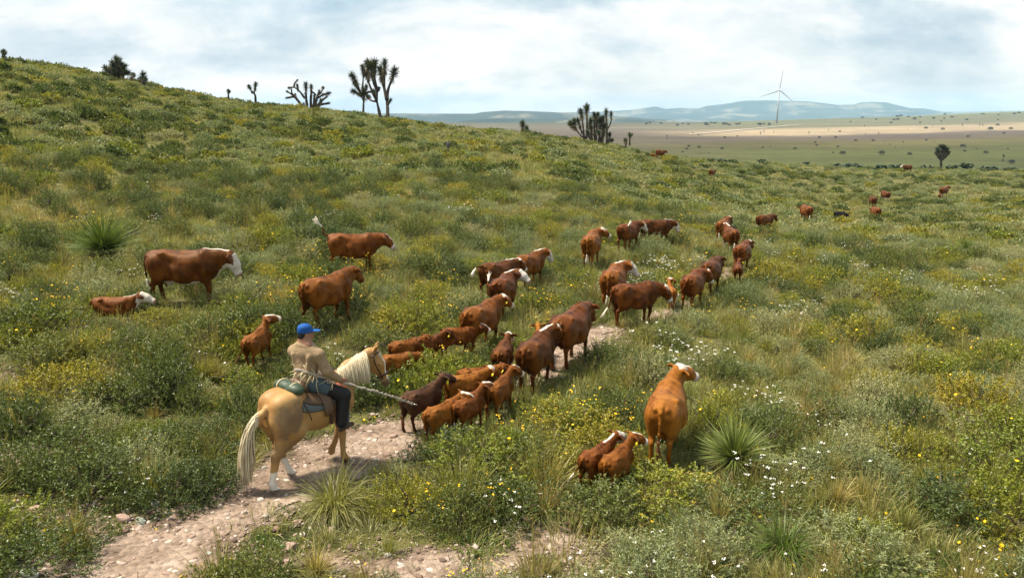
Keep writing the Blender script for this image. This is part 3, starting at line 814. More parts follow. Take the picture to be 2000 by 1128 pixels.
def cow(px, py, az, label, coat='red', size=1.0, calf=0.0, white=None, tags='', dz=0.0, vox=None, seed=None, group='cattle of the driven herd', switch='white', cat=None, depth=None, name=None, slope=True, fit=None, **pose):
    """az: heading in degrees clockwise from straight ahead, feet centred on the ground seen at (px, py)"""
    white = white or {}
    seed = len(ANIMALS) * 13 + 5 if seed is None else seed
    rs = np.random.default_rng(seed)
    g = G(px, py) if depth is None else at_depth(px, depth)
    d = to_px(g)[2]
    if vox is None: vox = .024 if d < 30 else .032 if d < 60 else .042
    sc = size * 1.04 * (1 - 0.40 * calf)
    P, Q, L = cow_geometry(vox=vox, calf=calf, seed=seed, **pose)
    col = paint_coat(P, L, white, calf, rs)
    P, L = long_legs(P, L)
    for _ in range(2):                                     # soften the borders of the patches
        acc = np.zeros((len(P), 3)); cnt = np.zeros(len(P))
        for i in range(4):
            a, b = Q[:, i], Q[:, (i + 1) % 4]
            np.add.at(acc, a, col[b, :3]); np.add.at(cnt, a, 1)
        col = col.copy(); col[:, :3] = .4 * col[:, :3] + .6 * acc / cnt[:, None]
    nm = name or ('calf' if calf else 'cow')
    o = link(nm, mesh_np(nm, P, Q, mats=[COATS[coat]], cols={'coat': col}))
    th = math.radians(90 - az)
    o.location = (g[0], g[1], g[2] + dz)
    # stand along the slope
    f = vec(math.cos(th), math.sin(th), 0) * 0.7
    pit = math.atan2(gz(g[0] + f[0], g[1] + f[1]) - gz(g[0] - f[0], g[1] - f[1]), 1.4) if slope else 0
    o.rotation_euler = Euler((0, -pit * .8, th), 'XYZ')
    o.scale = (sc, sc, sc)
    tag(o, label, cat or ('calf' if calf else 'cow'), group)
    if d < 60:
        k = tail_switch(L['tail'], pose.get('tail', 'hang'), rs)
        link('tail_switch', k.mesh('tail_switch', [M_SWITCH if switch == 'white' else M_SWITCH_BROWN]), o)
        for s in (1, -1):
            e = link('eye', _eye_me, o, [M_EYE])
            e.location = L['hp'](.185, s * .108, .02); e.scale = (.024 * L['hs'],) * 3
    for s, ch in ((1, 'l'), (-1, 'r')):
        if ch in tags:
            RH, hp, hs = L['RH'], L['hp'], L['hs']
            c0 = hp(.035, s * .20, .01)
            ux, uy, uz = RH @ vec(1, 0, 0), RH @ vec(0, 1, 0), RH @ vec(0, 0, 1)
            w, h = .035 * hs * (1 + .5 * calf), .085 * hs * (1 + .45 * calf)
            V = []
            for dx in (0, .006):
                for a, b in ((-.45, 0), (.45, 0), (1, -.35), (1, -1), (-1, -1), (-1, -.35)): V.append(c0 + ux * dx + uy * a * w + uz * b * h)
            Fq = [np.array([[0, 1, 2], [0, 2, 5], [5, 2, 3], [5, 3, 4], [8, 7, 6], [11, 8, 6], [9, 8, 11], [10, 9, 11]]), np.array([[i, i + 6, (i + 1) % 6 + 6, (i + 1) % 6] for i in range(6)])]
            link('ear_tag', mesh_np('ear_tag', V, Fq, smooth=False), o, [M_TAG])
    ANIMALS.append(dict(p=g, r=(1.1 if pose.get('lie') else 0.95) * sc, az=th, d=d))
    return o
# ------------------------------------------------------------------ the horse, its tack and the rider
t = NT('palomino_coat')
o = t.obj()
c = t.ramp(t.noise(2.0, 5, 0.6, o), [(0.3, (0.22, 0.105, 0.030)), (0.5, (0.33, 0.175, 0.058)), (0.7, (0.42, 0.255, 0.10))])
hair = t.noise(70, 3, 0.6, o)
c = t.mix(0.3, c, t.ramp(hair, [(0.3, 0.75), (0.7, 1.2)]), 'MULTIPLY')
s = t.n.new('ShaderNodeSeparateColor'); t.l.new(t.attr('coat').outputs['Color'], s.inputs[0])
gr = t.math('ADD', s.outputs[2], t.math('MULTIPLY', t.math('SUBTRACT', t.noise(3.2, 6, 0.65, o), 0.5), 1.5))
c = t.mix(t.ramp(gr, [(0.35, 0), (0.85, 0.62)]), c, (0.115, 0.085, 0.065))
c = t.mix(s.outputs[0], c, (0.72, 0.66, 0.57))
c = t.mix(s.outputs[1], c, (0.06, 0.045, 0.038))
t.bsdf(c, 0.5, 0.25, t.bump(hair, 0.15, 0.01))
M_HORSE = t.m
t = NT('pale_horsehair')
mp = t.node('ShaderNodeMapping', {'Scale': (30, 30, 4)}); t.l.new(t.obj(), mp.inputs[0])
t.bsdf(t.ramp(t.noise(1, 5, 0.6, mp.outputs[0]), [(0.3, (0.42, 0.33, 0.20)), (0.55, (0.58, 0.49, 0.33)), (0.75, (0.70, 0.64, 0.50))]), 0.5, 0.3)
M_MANE = t.m
M_STRAP = simple('dark_leather', (0.045, 0.022, 0.014), 0.5, 0.35, 0.3)
M_SADDLE = simple('saddle_leather', (0.10, 0.055, 0.028), 0.5, 0.35, 0.35, 6, 0.2)
M_SALMON = simple('salmon_cloth', (0.50, 0.16, 0.09), 0.85, 0.1, 0.25, 9, 0.2)
M_BLANKET = simple('grey_blue_blanket', (0.10, 0.112, 0.115), 0.9, 0.1, 0.3, 10, 0.3)
M_GREENROLL = simple('green_tarpaulin', (0.042, 0.064, 0.040), 0.5, 0.3, 0.35, 5, 0.4)
M_STEEL = simple('worn_steel', (0.35, 0.34, 0.33), 0.4, 0.5, 0.2, 10, 0, Metallic=0.8)
M_ROPE = simple('straw_rope', (0.58, 0.49, 0.30), 0.8, 0.15, 0.25, 20)
M_STICK = simple('bleached_stalk', (0.36, 0.31, 0.25), 0.8, 0.15, 0.4, 30, 0.5)
M_THORN = simple('stalk_scars', (0.10, 0.07, 0.06), 0.8, 0.1, 0.3)
HAZ = 38.0
HG = G(618, 918)
HTH = math.radians(90 - HAZ)
F = Field((-1.15, -0.55, -0.04), (1.55, 0.55, 2.15), 0.018)
xs = [-.80, -.75, -.62, -.44, -.2, .05, .25, .42, .55, .65, .70]
F.trunk(xs, [1.20, 1.33, 1.445, 1.465, 1.385, 1.345, 1.41, 1.47, 1.37, 1.22, 1.1], [1.02, .94, .885, .86, .815, .77, .755, .775, .83, .93, 1.0],
        [.08, .19, .265, .285, .285, .305, .28, .24, .20, .14, .06], .46, 2.2, .06)
for s in (1, -1):
    F.ball((-.48, s * .135, 1.37), (.27, .155, .13), k=.1)
    F.ball((-.58, s * .165, 1.12), (.23, .145, .30), k=.08)
    F.bone((.40, s * .10, 1.36), (.55, s * .17, 1.02), (.10, .06), (.13, .10), up=(1, 0, 0), k=.08)
    F.ball((0, s * .17, .98), (.34, .15, .22), k=.08)
    F.ball((.60, s * .085, 1.08), (.09, .085, .12), k=.06)
def leg(pts, rad, k0=.08):
    for i in range(len(pts) - 1):
        F.bone(pts[i], pts[i + 1], rad[i], rad[i + 1], up=(1, 0, 0), k=k0 if i < 1 else .03)
HR = [(.15, .23), (.12, .175), (.054, .078), (.036, .046), (.043, .048), (.058, .066)]
leg([(-.52, -.15, 1.16), (-.45, -.19, .88), (-.78, -.15, .60), (-.88, -.14, .20), (-.86, -.14, .12), (-.80, -.14, .035)], HR)      # near hind, pushing off
leg([(-.50, .15, 1.16), (-.33, .19, .88), (-.55, .15, .58), (-.42, .14, .20), (-.40, .14, .13), (-.33, .14, .045)], HR)          # far hind, stepping under
FR = [(.10, .17), (.075, .115), (.050, .058), (.035, .042), (.042, .046), (.056, .062)]
leg([(.50, -.16, 1.10), (.40, -.17, .82), (.44, -.145, .47), (.43, -.14, .17), (.45, -.14, .11), (.49, -.14, .035)], FR)           # near fore, carrying
leg([(.50, .16, 1.10), (.46, .17, .82), (.62, .145, .52), (.50, .14, .25), (.45, .14, .19), (.42, .14, .12)], FR)               # far fore, lifted
for a, b in (((-.52, -.15, 1.16), (-.68, -.15, .78)), ((-.50, .15, 1.16), (-.55, .15, .76))):
    F.bone(a, b, (.145, .19), (.075, .10), up=(1, 0, 0), k=.08)
NY = -24.0
Rn = rot_z(math.radians(NY * .5)) @ rot_y(-math.radians(38)); Rn2 = rot_z(math.radians(NY)) @ rot_y(-math.radians(30))
n0 = vec(.50, 0, 1.22); n1 = n0 + Rn @ vec(.36, 0, 0); n2 = n1 + Rn2 @ vec(.36, 0, 0)
F.bone(n0, n1, (.155, .26), (.105, .18), up=Rn @ vec(0, 0, 1), k=.1)
F.bone(n1, n2, (.105, .18), (.080, .125), up=Rn2 @ vec(0, 0, 1), k=.08)
RHD = rot_z(math.radians(NY - 20)) @ rot_y(math.radians(64))
def hh(x, y, z): return n2 + vec(.02, 0, .04) + RHD @ vec(x, y, z)
hu = RHD @ vec(0, 0, 1)
F.bone(hh(.0, 0, -.01), hh(.20, 0, -.02), (.088, .125), (.092, .150), up=hu, k=.06)
F.bone(hh(.20, 0, 0), hh(.48, 0, -.02), (.080, .115), (.052, .066), up=hu, k=.05)
F.ball(hh(.53, 0, -.025), (.075, .058, .066), RHD, k=.04)
F.ball(hh(.17, 0, -.09), (.11, .072, .09), RHD, k=.05)
for s in (1, -1):
    F.ball(hh(.20, s * .078, .055), (.04, .022, .028), RHD, k=.03)
    F.ball(hh(.545, s * .035, .015), (.025, .022, .025), RHD, k=.02)
    F.bone(hh(-.02, s * .055, .08), hh(-.07, s * .078, .15), (.036, .024), (.034, .020), up=(0, 1, 0), k=.02)
    F.bone(hh(-.07, s * .078, .15), hh(-.11, s * .068, .20), (.034, .020), (.010, .010), up=(0, 1, 0), k=.02)
F.chain([(-.78, 0, 1.30), (-.86, 0, 1.24), (-.92, 0, 1.12)], [.05, .042, .03], k=.05)
P, Q = F.mesh(1)
col = np.zeros((len(P), 4)); col[:, 3] = 1
legz = P[:, 2]
hindm = (P[:, 0] < -.15)
col[hindm & (legz < .40), 0] = sstep(.40, .36, legz[hindm & (legz < .40)])
col[legz < .07, 1] = .8; col[legz < .07, 0] = 0
q = (P - hh(0, 0, 0)) @ RHD
hd = (q[:, 0] > 0) & (q[:, 0] < .65) & (np.abs(q[:, 1]) < .12) & (np.abs(q[:, 2]) < .2)
col[hd & (q[:, 2] > .02) & (np.abs(q[:, 1]) < .035), 0] = .8
col[hd & (q[:, 0] > .50), 1] = .75
col[:, 2] = np.where(P[:, 1] < 0, .85 * sstep(1.35, .6, np.hypot((P[:, 0] + .58) / .20, (P[:, 2] - 1.14) / .25) + 1.5 * (fbm(P[:, 0] * 7, P[:, 2] * 7, 5, 3) - .5)), 0)          # dried mud on the quarter
hk = hindm & (legz > .40) & (legz < 1.0)
col[hk, 2] = np.maximum(col[hk, 2], .62 * sstep(.40, .55, legz[hk]) * sstep(.95, .70, legz[hk]) * sstep(-.1, .2, -P[hk, 0] - .25))
HORSE = tag(link('horse', mesh_np('horse', P, Q, mats=[M_HORSE], cols={'coat': col})), 'palomino horse with cream mane and tail walking on the dirt trail under the rider', 'horse')
HORSE.location, HORSE.rotation_euler = (HG[0], HG[1], HG[2]), (0, -math.radians(1), HTH)
ANIMALS.append(dict(p=HG, r=1.15, az=HTH, d=to_px(HG)[2]))
for s in (1, -1):
    e = link('eye', _eye_me, HORSE, [M_EYE]); e.location = hh(.20, s * .085, .045); e.scale = (.022,) * 3
def hairs(name, roots, mat, parent, rs, n, drop, lie, r0=.010, steps=6, wild=.16, keep=.66):
    """strands that leave the roots, lie over to one side and hang"""
    sp = Soup()
    for _ in range(n):
        u = rs.uniform(0, len(roots) - 1.001); i = int(u)
        p = roots[i] + (roots[i + 1] - roots[i]) * (u - i) + rs.normal(0, .008, 3)
        L = drop(u / (len(roots) - 1)) * rs.uniform(.7, 1.08); pts = [p]; v = np.array(lie, float) + rs.normal(0, wild, 3)
        for k in range(steps):
            v = nrm(v * keep + vec(0, 0, -.40) + rs.normal(0, .35 * wild, 3)); pts.append(pts[-1] + v * L / steps)
        rad = r0 * np.array([.8] + [1.0] * (steps - 2) + [.7, .12])
        sp.add(*tube(pts, rad, 4, False))
    return link(name, sp.mesh(name, [mat]), parent)
rs = np.random.default_rng(3)
crest = [n0 + Rn @ vec(.10, 0, .235), n1 + Rn @ vec(.0, 0, .185), n1 + Rn2 @ vec(.20, 0, .165), n2 + Rn2 @ vec(-.12, 0, .145), n2 + Rn2 @ vec(-.03, 0, .14)]
hairs('mane', crest, M_MANE, HORSE, rs, 520, lambda u: .36 + .20 * u - .12 * max(0, u - .7), (-.45, -1.10, .22), .008, 7, .05)
hairs('forelock', [hh(-.02, 0, .12), hh(.03, 0, .12)], M_MANE, HORSE, rs, 26, lambda u: .22, RHD @ vec(.9, -.2, .25), .008, 4)
tail_roots = [vec(-.80, 0, 1.30), vec(-.87, 0, 1.24), vec(-.93, 0, 1.12)]
hairs('tail', tail_roots, M_MANE, HORSE, rs, 380, lambda u: 1.12 - .12 * u, (-1.0, .30, .10), .0085, 10, .10, .68)
# bridle
br = empty('bridle'); br.parent = HORSE
def strap(name, pts, r, parent, mat=None, closed=True): return link(name, mesh_np(name, *tube(pts, r, 5, closed)), parent, [mat or M_STRAP])
strap('cheek_strap', [hh(.0, -.098, .05), hh(.14, -.105, .0), hh(.30, -.088, -.01), hh(.45, -.064, -.03)], .012, br)
strap('cheek_strap', [hh(.0, .098, .05), hh(.14, .105, .0), hh(.30, .088, -.01), hh(.45, .064, -.03)], .012, br)
ring = [hh(.40, math.sin(a) * .078, -.015 + math.cos(a) * .098) for a in np.linspace(0, 2 * math.pi, 17)]
strap('noseband', ring, .013, br)
ring = [hh(.02, math.sin(a) * .10, .0 + math.cos(a) * .14) for a in np.linspace(-1.9, 1.9, 12)]
strap('browband', ring, .012, br)
strap('bit', [hh(.47, -.085, -.05), hh(.47, .085, -.05)], .012, br, M_STEEL)
# saddle: a thing that rests on the horse
SAD = tag(empty('saddle', HORSE.location), 'brown leather stock saddle on the palomino horse under the rider', 'saddle')
SAD.rotation_euler = HORSE.rotation_euler
def sheet(name, xs_, half, zfun, th, mat, parent, ny=13, wob=0.0, rs=None):
    """cloth or leather laid over the back: follows the barrel"""
    ys = np.linspace(-1, 1, ny); V = []
    for layer in (0, 1):
        for x in xs_:
            for y in ys:
                a = y * half(x)
                off = th * layer
                px_, py_, pz_ = zfun(x, a, off)
                if wob: pz_ += wob * (vnoise(x * 9, y * 5, 4) - .5); py_ += np.sign(y) * wob * (vnoise(x * 7 + 5, y * 4, 8) - .3)
                V.append((px_, float(py_), float(pz_)))
    n, m = len(xs_), ny
    i = np.arange(2 * n * m).reshape(2, n, m)
    f = [np.stack([i[1, :-1, :-1], i[1, 1:, :-1], i[1, 1:, 1:], i[1, :-1, 1:]], -1).reshape(-1, 4), np.stack([i[0, :-1, :-1], i[0, :-1, 1:], i[0, 1:, 1:], i[0, 1:, :-1]], -1).reshape(-1, 4)]
    for e0, e1 in ((i[0, :, 0], i[1, :, 0]), (i[1, :, -1], i[0, :, -1]), (i[1, 0, :], i[0, 0, :]), (i[0, -1, :], i[1, -1, :])):
        f.append(np.stack([e0[:-1], e0[1:], e1[1:], e1[:-1]], -1))
    return link(name, mesh_np(name, V, f), parent, [mat])
def back(x, a, off):
    """a = arc length from the spine (m), off = height over the hide"""
    T = float(smooth_interp(np.array([x]), xs, [1.20, 1.33, 1.445, 1.465, 1.385, 1.345, 1.41, 1.47, 1.37, 1.22, 1.1])[0])
    B = float(smooth_interp(np.array([x]), xs, [1.02, .93, .86, .82, .765, .725, .73, .76, .83, .93, 1.0])[0])
    Wd = float(smooth_interp(np.array([x]), xs, [.08, .19, .265, .285, .285, .305, .28, .24, .20, .14, .06])[0]) + .02 + off
    zc = B + .46 * (T - B); h = T - zc + .01 + off
    th = abs(a) / (.5 * (Wd + h))
    s_, c_ = math.sin(min(th, 1.62)), math.cos(min(th, 1.62))
    e = 2 / 2.2
    return x, math.copysign(Wd * abs(s_) ** e, a), zc + (h * abs(c_) ** e if c_ > 0 else -h * abs(c_)) - max(0, th - 1.62) * h
sheet('saddle_blanket', np.linspace(-.36, .36, 14), lambda x: .46, lambda x, a, o_: back(x, a, .012 + o_), .012, M_BLANKET, SAD, 17, .012)
sheet('saddle_skirt', np.linspace(-.33, .30, 12), lambda x: .36 + .04 * math.cos(x * 6), lambda x, a, o_: back(x, a, .032 + o_), .012, M_SADDLE, SAD, 15)
F = Field((-.45, -.40, 1.2), (.5, .40, 1.75), 0.014)
F.bone((-.22, 0, 1.44), (.15, 0, 1.45), (.15, .06), (.13, .055), k=.05)
F.ball((-.25, 0, 1.52), (.05, .19, .09), rot_y(.35), k=.05)
F.ball((.20, 0, 1.51), (.07, .16, .08), rot_y(-.2), k=.05)
F.bone((.21, 0, 1.55), (.25, 0, 1.64), .03, .026, k=.03)
F.ball((.26, 0, 1.655), (.05, .045, .018), k=.02)
link('seat', mesh_np('seat', *F.mesh(1)), SAD, [M_SADDLE])
sheet('fender', np.linspace(-.02, .16, 5), lambda x: .60, lambda x, a, o_: back(x, a, .05 + o_), .01, M_SADDLE, SAD, 15)
strap('girth', [back(.10, a, .02) for a in np.linspace(-.72, .72, 26)], .022, SAD, M_STRAP)
sheet('pommel_cloth', np.linspace(.30, .50, 8), lambda x: .40, lambda x, a, o_: back(x, a, .030 + o_), .014, M_SALMON, SAD, 15, .02)
strap('breast_collar', [vec(.40, -.275, 1.15), vec(.55, -.245, 1.13), vec(.68, -.16, 1.10), vec(.745, 0, 1.09), vec(.68, .16, 1.10), vec(.55, .245, 1.13), vec(.40, .275, 1.15)], .022, SAD, M_SALMON)
strap('tie_string', [vec(-.30, -.20, 1.40), vec(-.33, -.31, 1.30), vec(-.27, -.335, 1.13), vec(-.25, -.34, 1.03)], .008, SAD, M_STRAP)
def stirrup(s):
    pts = [vec(.17, s * .40, 1.0)]
    pts = [vec(.25 + .065 * math.cos(a), s * .39, .755 + .085 * math.sin(a)) for a in np.linspace(-.6, math.pi + .6, 10)]
    strap('stirrup', pts + [pts[0]], .013, SAD, M_STEEL)
stirrup(1); stirrup(-1)
def on_horse(o):
    o.location, o.rotation_euler = HORSE.location, HORSE.rotation_euler
    return o
# bedroll tied behind the saddle
F = Field((-.62, -.42, 1.35), (-.15, .42, 1.75), 0.014)
F.bone((-.34, -.20, 1.50), (-.34, .25, 1.50), (.095, .075), (.095, .075), k=.02)
F.ball((-.36, -.12, 1.515), (.10, .11, .075), k=.04); F.ball((-.33, .13, 1.51), (.10, .13, .075), k=.04)
BR = tag(on_horse(link('bedroll', mesh_np('bedroll', *F.mesh(1)), mats=[M_GREENROLL])), 'rolled green tarpaulin bundle tied behind the saddle on the palomino horse', 'bedroll')
for y in (-.12, .17):
    strap('strap', [vec(-.34 + .112 * math.cos(a), y, 1.505 + .092 * math.sin(a)) for a in np.linspace(-.9, math.pi + .9, 12)], .011, BR, M_ROPE)
# rider
PER = tag(on_horse(empty('person')), 'person in tan jacket and blue cap riding the palomino horse, holding a long stick', 'person')
PER.scale = (1.04,) * 3; PER.location = HORSE.location + Vector((0, 0, -.055))
M_SKIN = simple('skin_tanned', (0.26, 0.125, 0.075), 0.55, 0.3, 0.15)
t = NT('tan_jacket')
o = t.obj()
mp = t.node('ShaderNodeMapping', {'Scale': (1.0, 1.0, 1.6)}); t.l.new(o, mp.inputs[0])
wr = t.noise(8, 5, .6, mp.outputs[0], 1.2)
t.bsdf(t.mix(t.noise(6, 5, .6, o), (0.235, 0.160, 0.092), (0.33, 0.235, 0.145)), 0.88, 0.1, t.bump(wr, 0.45, 0.05))
M_JACKET = t.m
M_JEANS = simple('blue_jeans', (0.065, 0.092, 0.108), 0.9, 0.1, 0.3, 14, 0.3)
M_CHAPS = simple('black_chaps', (0.012, 0.010, 0.011), 0.6, 0.25, 0.4, 8, 0.3)
M_BOOT = simple('brown_boot', (0.06, 0.035, 0.025), 0.6, 0.3, 0.4)
M_CAP = simple('blue_cap', (0.014, 0.078, 0.28), 0.75, 0.15, 0.25, 20, 0.2)
M_HAIR = simple('black_hair', (0.012, 0.009, 0.008), 0.55, 0.3, 0.3, 60, 0.4)
M_GLOVE = simple('wrist_band', (0.05, 0.03, 0.025), 0.6, 0.3, 0.2)
TW = rot_z(math.radians(14))
hipz = 1.50
neckp = vec(-.02, 0, 2.05)
headc = vec(.01, -.0, 2.215); HY = rot_z(math.radians(-24))
shR, elR, haR = TW @ vec(-.01, -.225, 0) + vec(0, 0, 1.925), vec(.10, -.305, 1.675), vec(.31, -.345, 1.49)
shL, elL, haL = TW @ vec(.0, .225, 0) + vec(0, 0, 1.925), vec(.06, .32, 1.67), vec(.34, .13, 1.60)
# body: head, neck, arms with hands in one skin surface
def hand(F, wr, el, s):
    """a closed hand: palm, four unequal curled fingers and a thumb from the palm's side"""
    d = nrm(wr - el); up = nrm(vec(0, 0, 1) - d * d[2]); sd = np.cross(up, d)
    F.bone(wr, wr + d * .045, (.032, .020), (.040, .017), up=sd, k=.012)
    F.bone(wr + d * .045, wr + d * .085, (.040, .017), (.041, .014), up=sd, k=.012)
    kn = wr + d * .088
    for i, (off, L) in enumerate(((.029, .030), (.010, .034), (-.010, .032), (-.028, .026))):
        a = kn + up * off; b = a + d * L * .7 - sd * s * .022; c = b - sd * s * .026 - d * .012; e = c - d * .028 + sd * s * .004
        F.chain([a, b, c, e], [.0105, .010, .0092, .0078], k=.006)
    a = wr + d * .03 + up * .030; F.chain([a, a + d * .03 + up * .024 - sd * s * .012, a + d * .055 + up * .018 - sd * s * .035], [.013, .012, .010], k=.008)
F = Field((-.30, -.52, 1.44), (.55, .52, 2.36), 0.0095)
F.ball(headc, (.098, .076, .112), HY, k=.03)
F.ball(headc + HY @ vec(.05, 0, -.06), (.055, .055, .06), HY, k=.03)
F.ball(headc + HY @ vec(.105, 0, -.02), (.022, .015, .024), HY, k=.015)
F.ball(headc + HY @ vec(.088, 0, -.064), (.018, .024, .010), HY, k=.012)
for s in (1, -1):
    F.ball(headc + HY @ vec(-.005, s * .080, -.012), (.022, .012, .034), HY, k=.01)
    F.ball(headc + HY @ vec(.080, s * .032, .018), (.016, .018, .010), HY, k=.012)
F.bone(headc + vec(-.02, 0, -.06), neckp + vec(-.015, 0, -.10), .056, .066, k=.04)
F.bone(neckp, vec(-.02, 0, 1.70), (.16, .08), (.14, .09), up=(1, 0, 0), k=.05)
for shp, elp, hap, s in ((shR, elR, haR, -1), (shL, elL, haL, 1)):
    F.chain([neckp + vec(0, 0, -.09), shp, elp, hap], [.05, .052, .038, .024], k=.03)
    hand(F, hap, elp, s)
link('body', mesh_np('body', *F.mesh(1)), PER, [M_SKIN])
F = Field((-.45, -.60, 1.36), (.55, .60, 2.14), 0.013)
ux = TW @ vec(1, 0, 0)
F.bone(vec(-.02, 0, 1.93), vec(-.035, 0, 1.70), (.205, .125), (.175, .130), up=ux, k=.06)
F.bone(vec(-.035, 0, 1.70), vec(-.04, 0, 1.49), (.175, .130), (.19, .155), up=ux, k=.05)
F.bone(vec(-.02, 0, 2.045), vec(-.02, 0, 1.96), (.10, .085), (.20, .125), up=ux, k=.06)
for shp, elp, hap, s in ((shR, elR, haR, -1), (shL, elL, haL, 1)):
    w = hap + nrm(elp - hap) * .035
    F.bone(vec(-.02, 0, 1.985) + TW @ vec(0, s * .10, 0), shp, .085, .088, k=.07)
    F.bone(shp, elp, (.080, .082), (.066, .068), k=.035)
    F.bone(elp, w, (.066, .068), (.048, .050), k=.03)
    F.ball(elp + vec(0, 0, .01), (.072, .072, .05), k=.04)
F.bone(TW @ vec(-.145, .14, 0) + vec(0, 0, 1.92), TW @ vec(-.165, .05, 0) + vec(0, 0, 1.60), .022, .016, k=.05)
F.bone(TW @ vec(-.145, -.15, 0) + vec(0, 0, 1.92), TW @ vec(-.165, -.10, 0) + vec(0, 0, 1.56), .022, .016, k=.05)
F.bone(TW @ vec(-.02, -.06, 0) + vec(0, 0, 2.07), TW @ vec(-.02, .06, 0) + vec(0, 0, 2.07), (.075, .035), (.075, .035), k=.03)
Pj, Qj = F.mesh(1)
link('jacket', mesh_np('jacket', Pj, Qj), PER, [M_JACKET])
for nm, mat, part in (('trousers', M_JEANS, 0), ('chaps', M_CHAPS, 1), ('boot', M_BOOT, 2)):
    if part < 2:
        F = Field((-.35, -.60, .70), (.60, .60, 1.66), 0.014)
    for s in (1, -1):
        hip, kn, an, toe = vec(-.01, s * .12, 1.475), vec(.33, s * .35, 1.25), vec(.25, s * .38, .84), vec(.41, s * .40, .775)
        if part == 0:
            F.bone(vec(-.03, 0, 1.50), hip, (.13, .10), (.12, .11), k=.05)
            F.bone(hip, kn, (.105, .115), (.082, .090), k=.04); F.bone(kn, an + (kn - an) * .06, (.082, .088), (.082, .080), k=.04)
            F.bone(an + vec(.075, 0, .13), an + vec(.065, 0, .02), (.055, .05), (.062, .05), k=.04)
        elif part == 1:
            F.bone(hip + (kn - hip) * .55, kn + vec(.0, s * .012, .0), (.100, .112), (.096, .105), k=.03)
            F.bone(kn + vec(.0, s * .012, .0), an + vec(-.02, s * .012, .02), (.096, .105), (.085, .095), k=.03)
        else:
            F = Field((0, min(s * .2, s * .55) - .02, .68), (.52, max(s * .2, s * .55) + .02, 1.0), 0.012)
            F.bone(an + vec(0, 0, .10), an + vec(.0, 0, -.03), .055, .050, k=.03)
            F.bone(an + vec(-.035, 0, -.075), toe, (.045, .045), (.042, .032), k=.03); F.ball(an + vec(-.03, 0, -.085), (.045, .042, .035), k=.02)
            link('boot', mesh_np('boot', *F.mesh(1)), PER, [mat])
    if part < 2: link(nm, mesh_np(nm, *F.mesh(1)), PER, [mat])
F = Field((-.2, -.2, 2.05), (.34, .2, 2.38), 0.008)
F.ball(headc + vec(-.004, 0, .045), (.112, .090, .092), HY, k=.02)
F.ball(headc + HY @ vec(-.02, 0, .10), (.08, .078, .05), HY, k=.03)
zc = headc[2] + .022
capm = F.ax[2][None, None, :] < zc
F.f = np.maximum(F.f, np.where(capm, .02, -1).astype(np.float32))
F.bone(headc + HY @ vec(.07, 0, .035), headc + HY @ vec(.185, 0, .022), (.078, .013), (.060, .010), k=.012)
F.ball(headc + HY @ vec(-.02, 0, .150), (.012, .012, .007), k=.004)
link('cap', mesh_np('cap', *F.mesh(1)), PER, [M_CAP])
F = Field((-.2, -.2, 2.02), (.2, .2, 2.30), 0.008)
F.ball(headc + HY @ vec(-.032, 0, -.015), (.083, .083, .085), HY, k=.02)
link('hair', mesh_np('hair', *F.mesh(1)), PER, [M_HAIR])
# the long pale stalk held in the right hand, straw fibres wound on its butt
su = nrm(vec(.84, -.30, -.46)); grip = haR + nrm(haR - elR) * .07
rs = np.random.default_rng(5)
n = 30
tt = np.linspace(-.80, 1.36, n)
pts = [grip + su * a + rs.normal(0, .006, 3) + vec(0, 0, -.03) * (a / 1.28) ** 2 for a in tt]
sp = Soup(); sp.add(*tube(pts, np.linspace(.024, .013, n) * rs.uniform(.85, 1.15, n), 7))
for i in range(150):                                        # knobs and thorn stubs
    k = rs.integers(8, n - 1); c0 = pts[k] + (pts[k - 1] - pts[k]) * rs.uniform(0, 1); d = nrm(rs.normal(0, 1, 3))
    sp.add(*tube([c0, c0 + d * .030, c0 + d * .030 + su * .012], [.009, .007, .002], 4), mat=int(rs.uniform() < .3))
STK = tag(on_horse(link('stick', sp.mesh('stick', [M_STICK, M_THORN]))), 'long pale knobbly stalk held in the rider\'s right hand, pointing down towards the dark calf', 'stick')
sp = Soup()
for i in range(46):
    a = grip + su * rs.uniform(-.80, -.05) + rs.normal(0, .012, 3)
    d = nrm(-su * rs.uniform(-.5, 1.2) + vec(rs.normal(0, .5), rs.normal(-.15, .4), rs.normal(-.25, .5)))
    L = rs.uniform(.12, .34); b = a + d * L * .5; c0 = b + nrm(d + vec(0, 0, -.5) + rs.normal(0, .25, 3)) * L * .5
    sp.add(*tube([a, b, c0], [.0065, .006, .002], 4))
link('straw_fibres', sp.mesh('straw_fibres', [M_ROPE]), STK)
sp = Soup()
for s in (1, -1):
    sp.add(*tube([hh(.47, s * .085, -.05), n1 + vec(.20, s * .16 - .03, -.20), n0 + vec(.12, s * .14, .22), haL + vec(.05, s * .012, .03)], .0075, 5))
tag(on_horse(link('reins', sp.mesh('reins', [M_STRAP]))), 'dark reins running from the palomino horse\'s bit to the rider\'s left hand', 'reins')
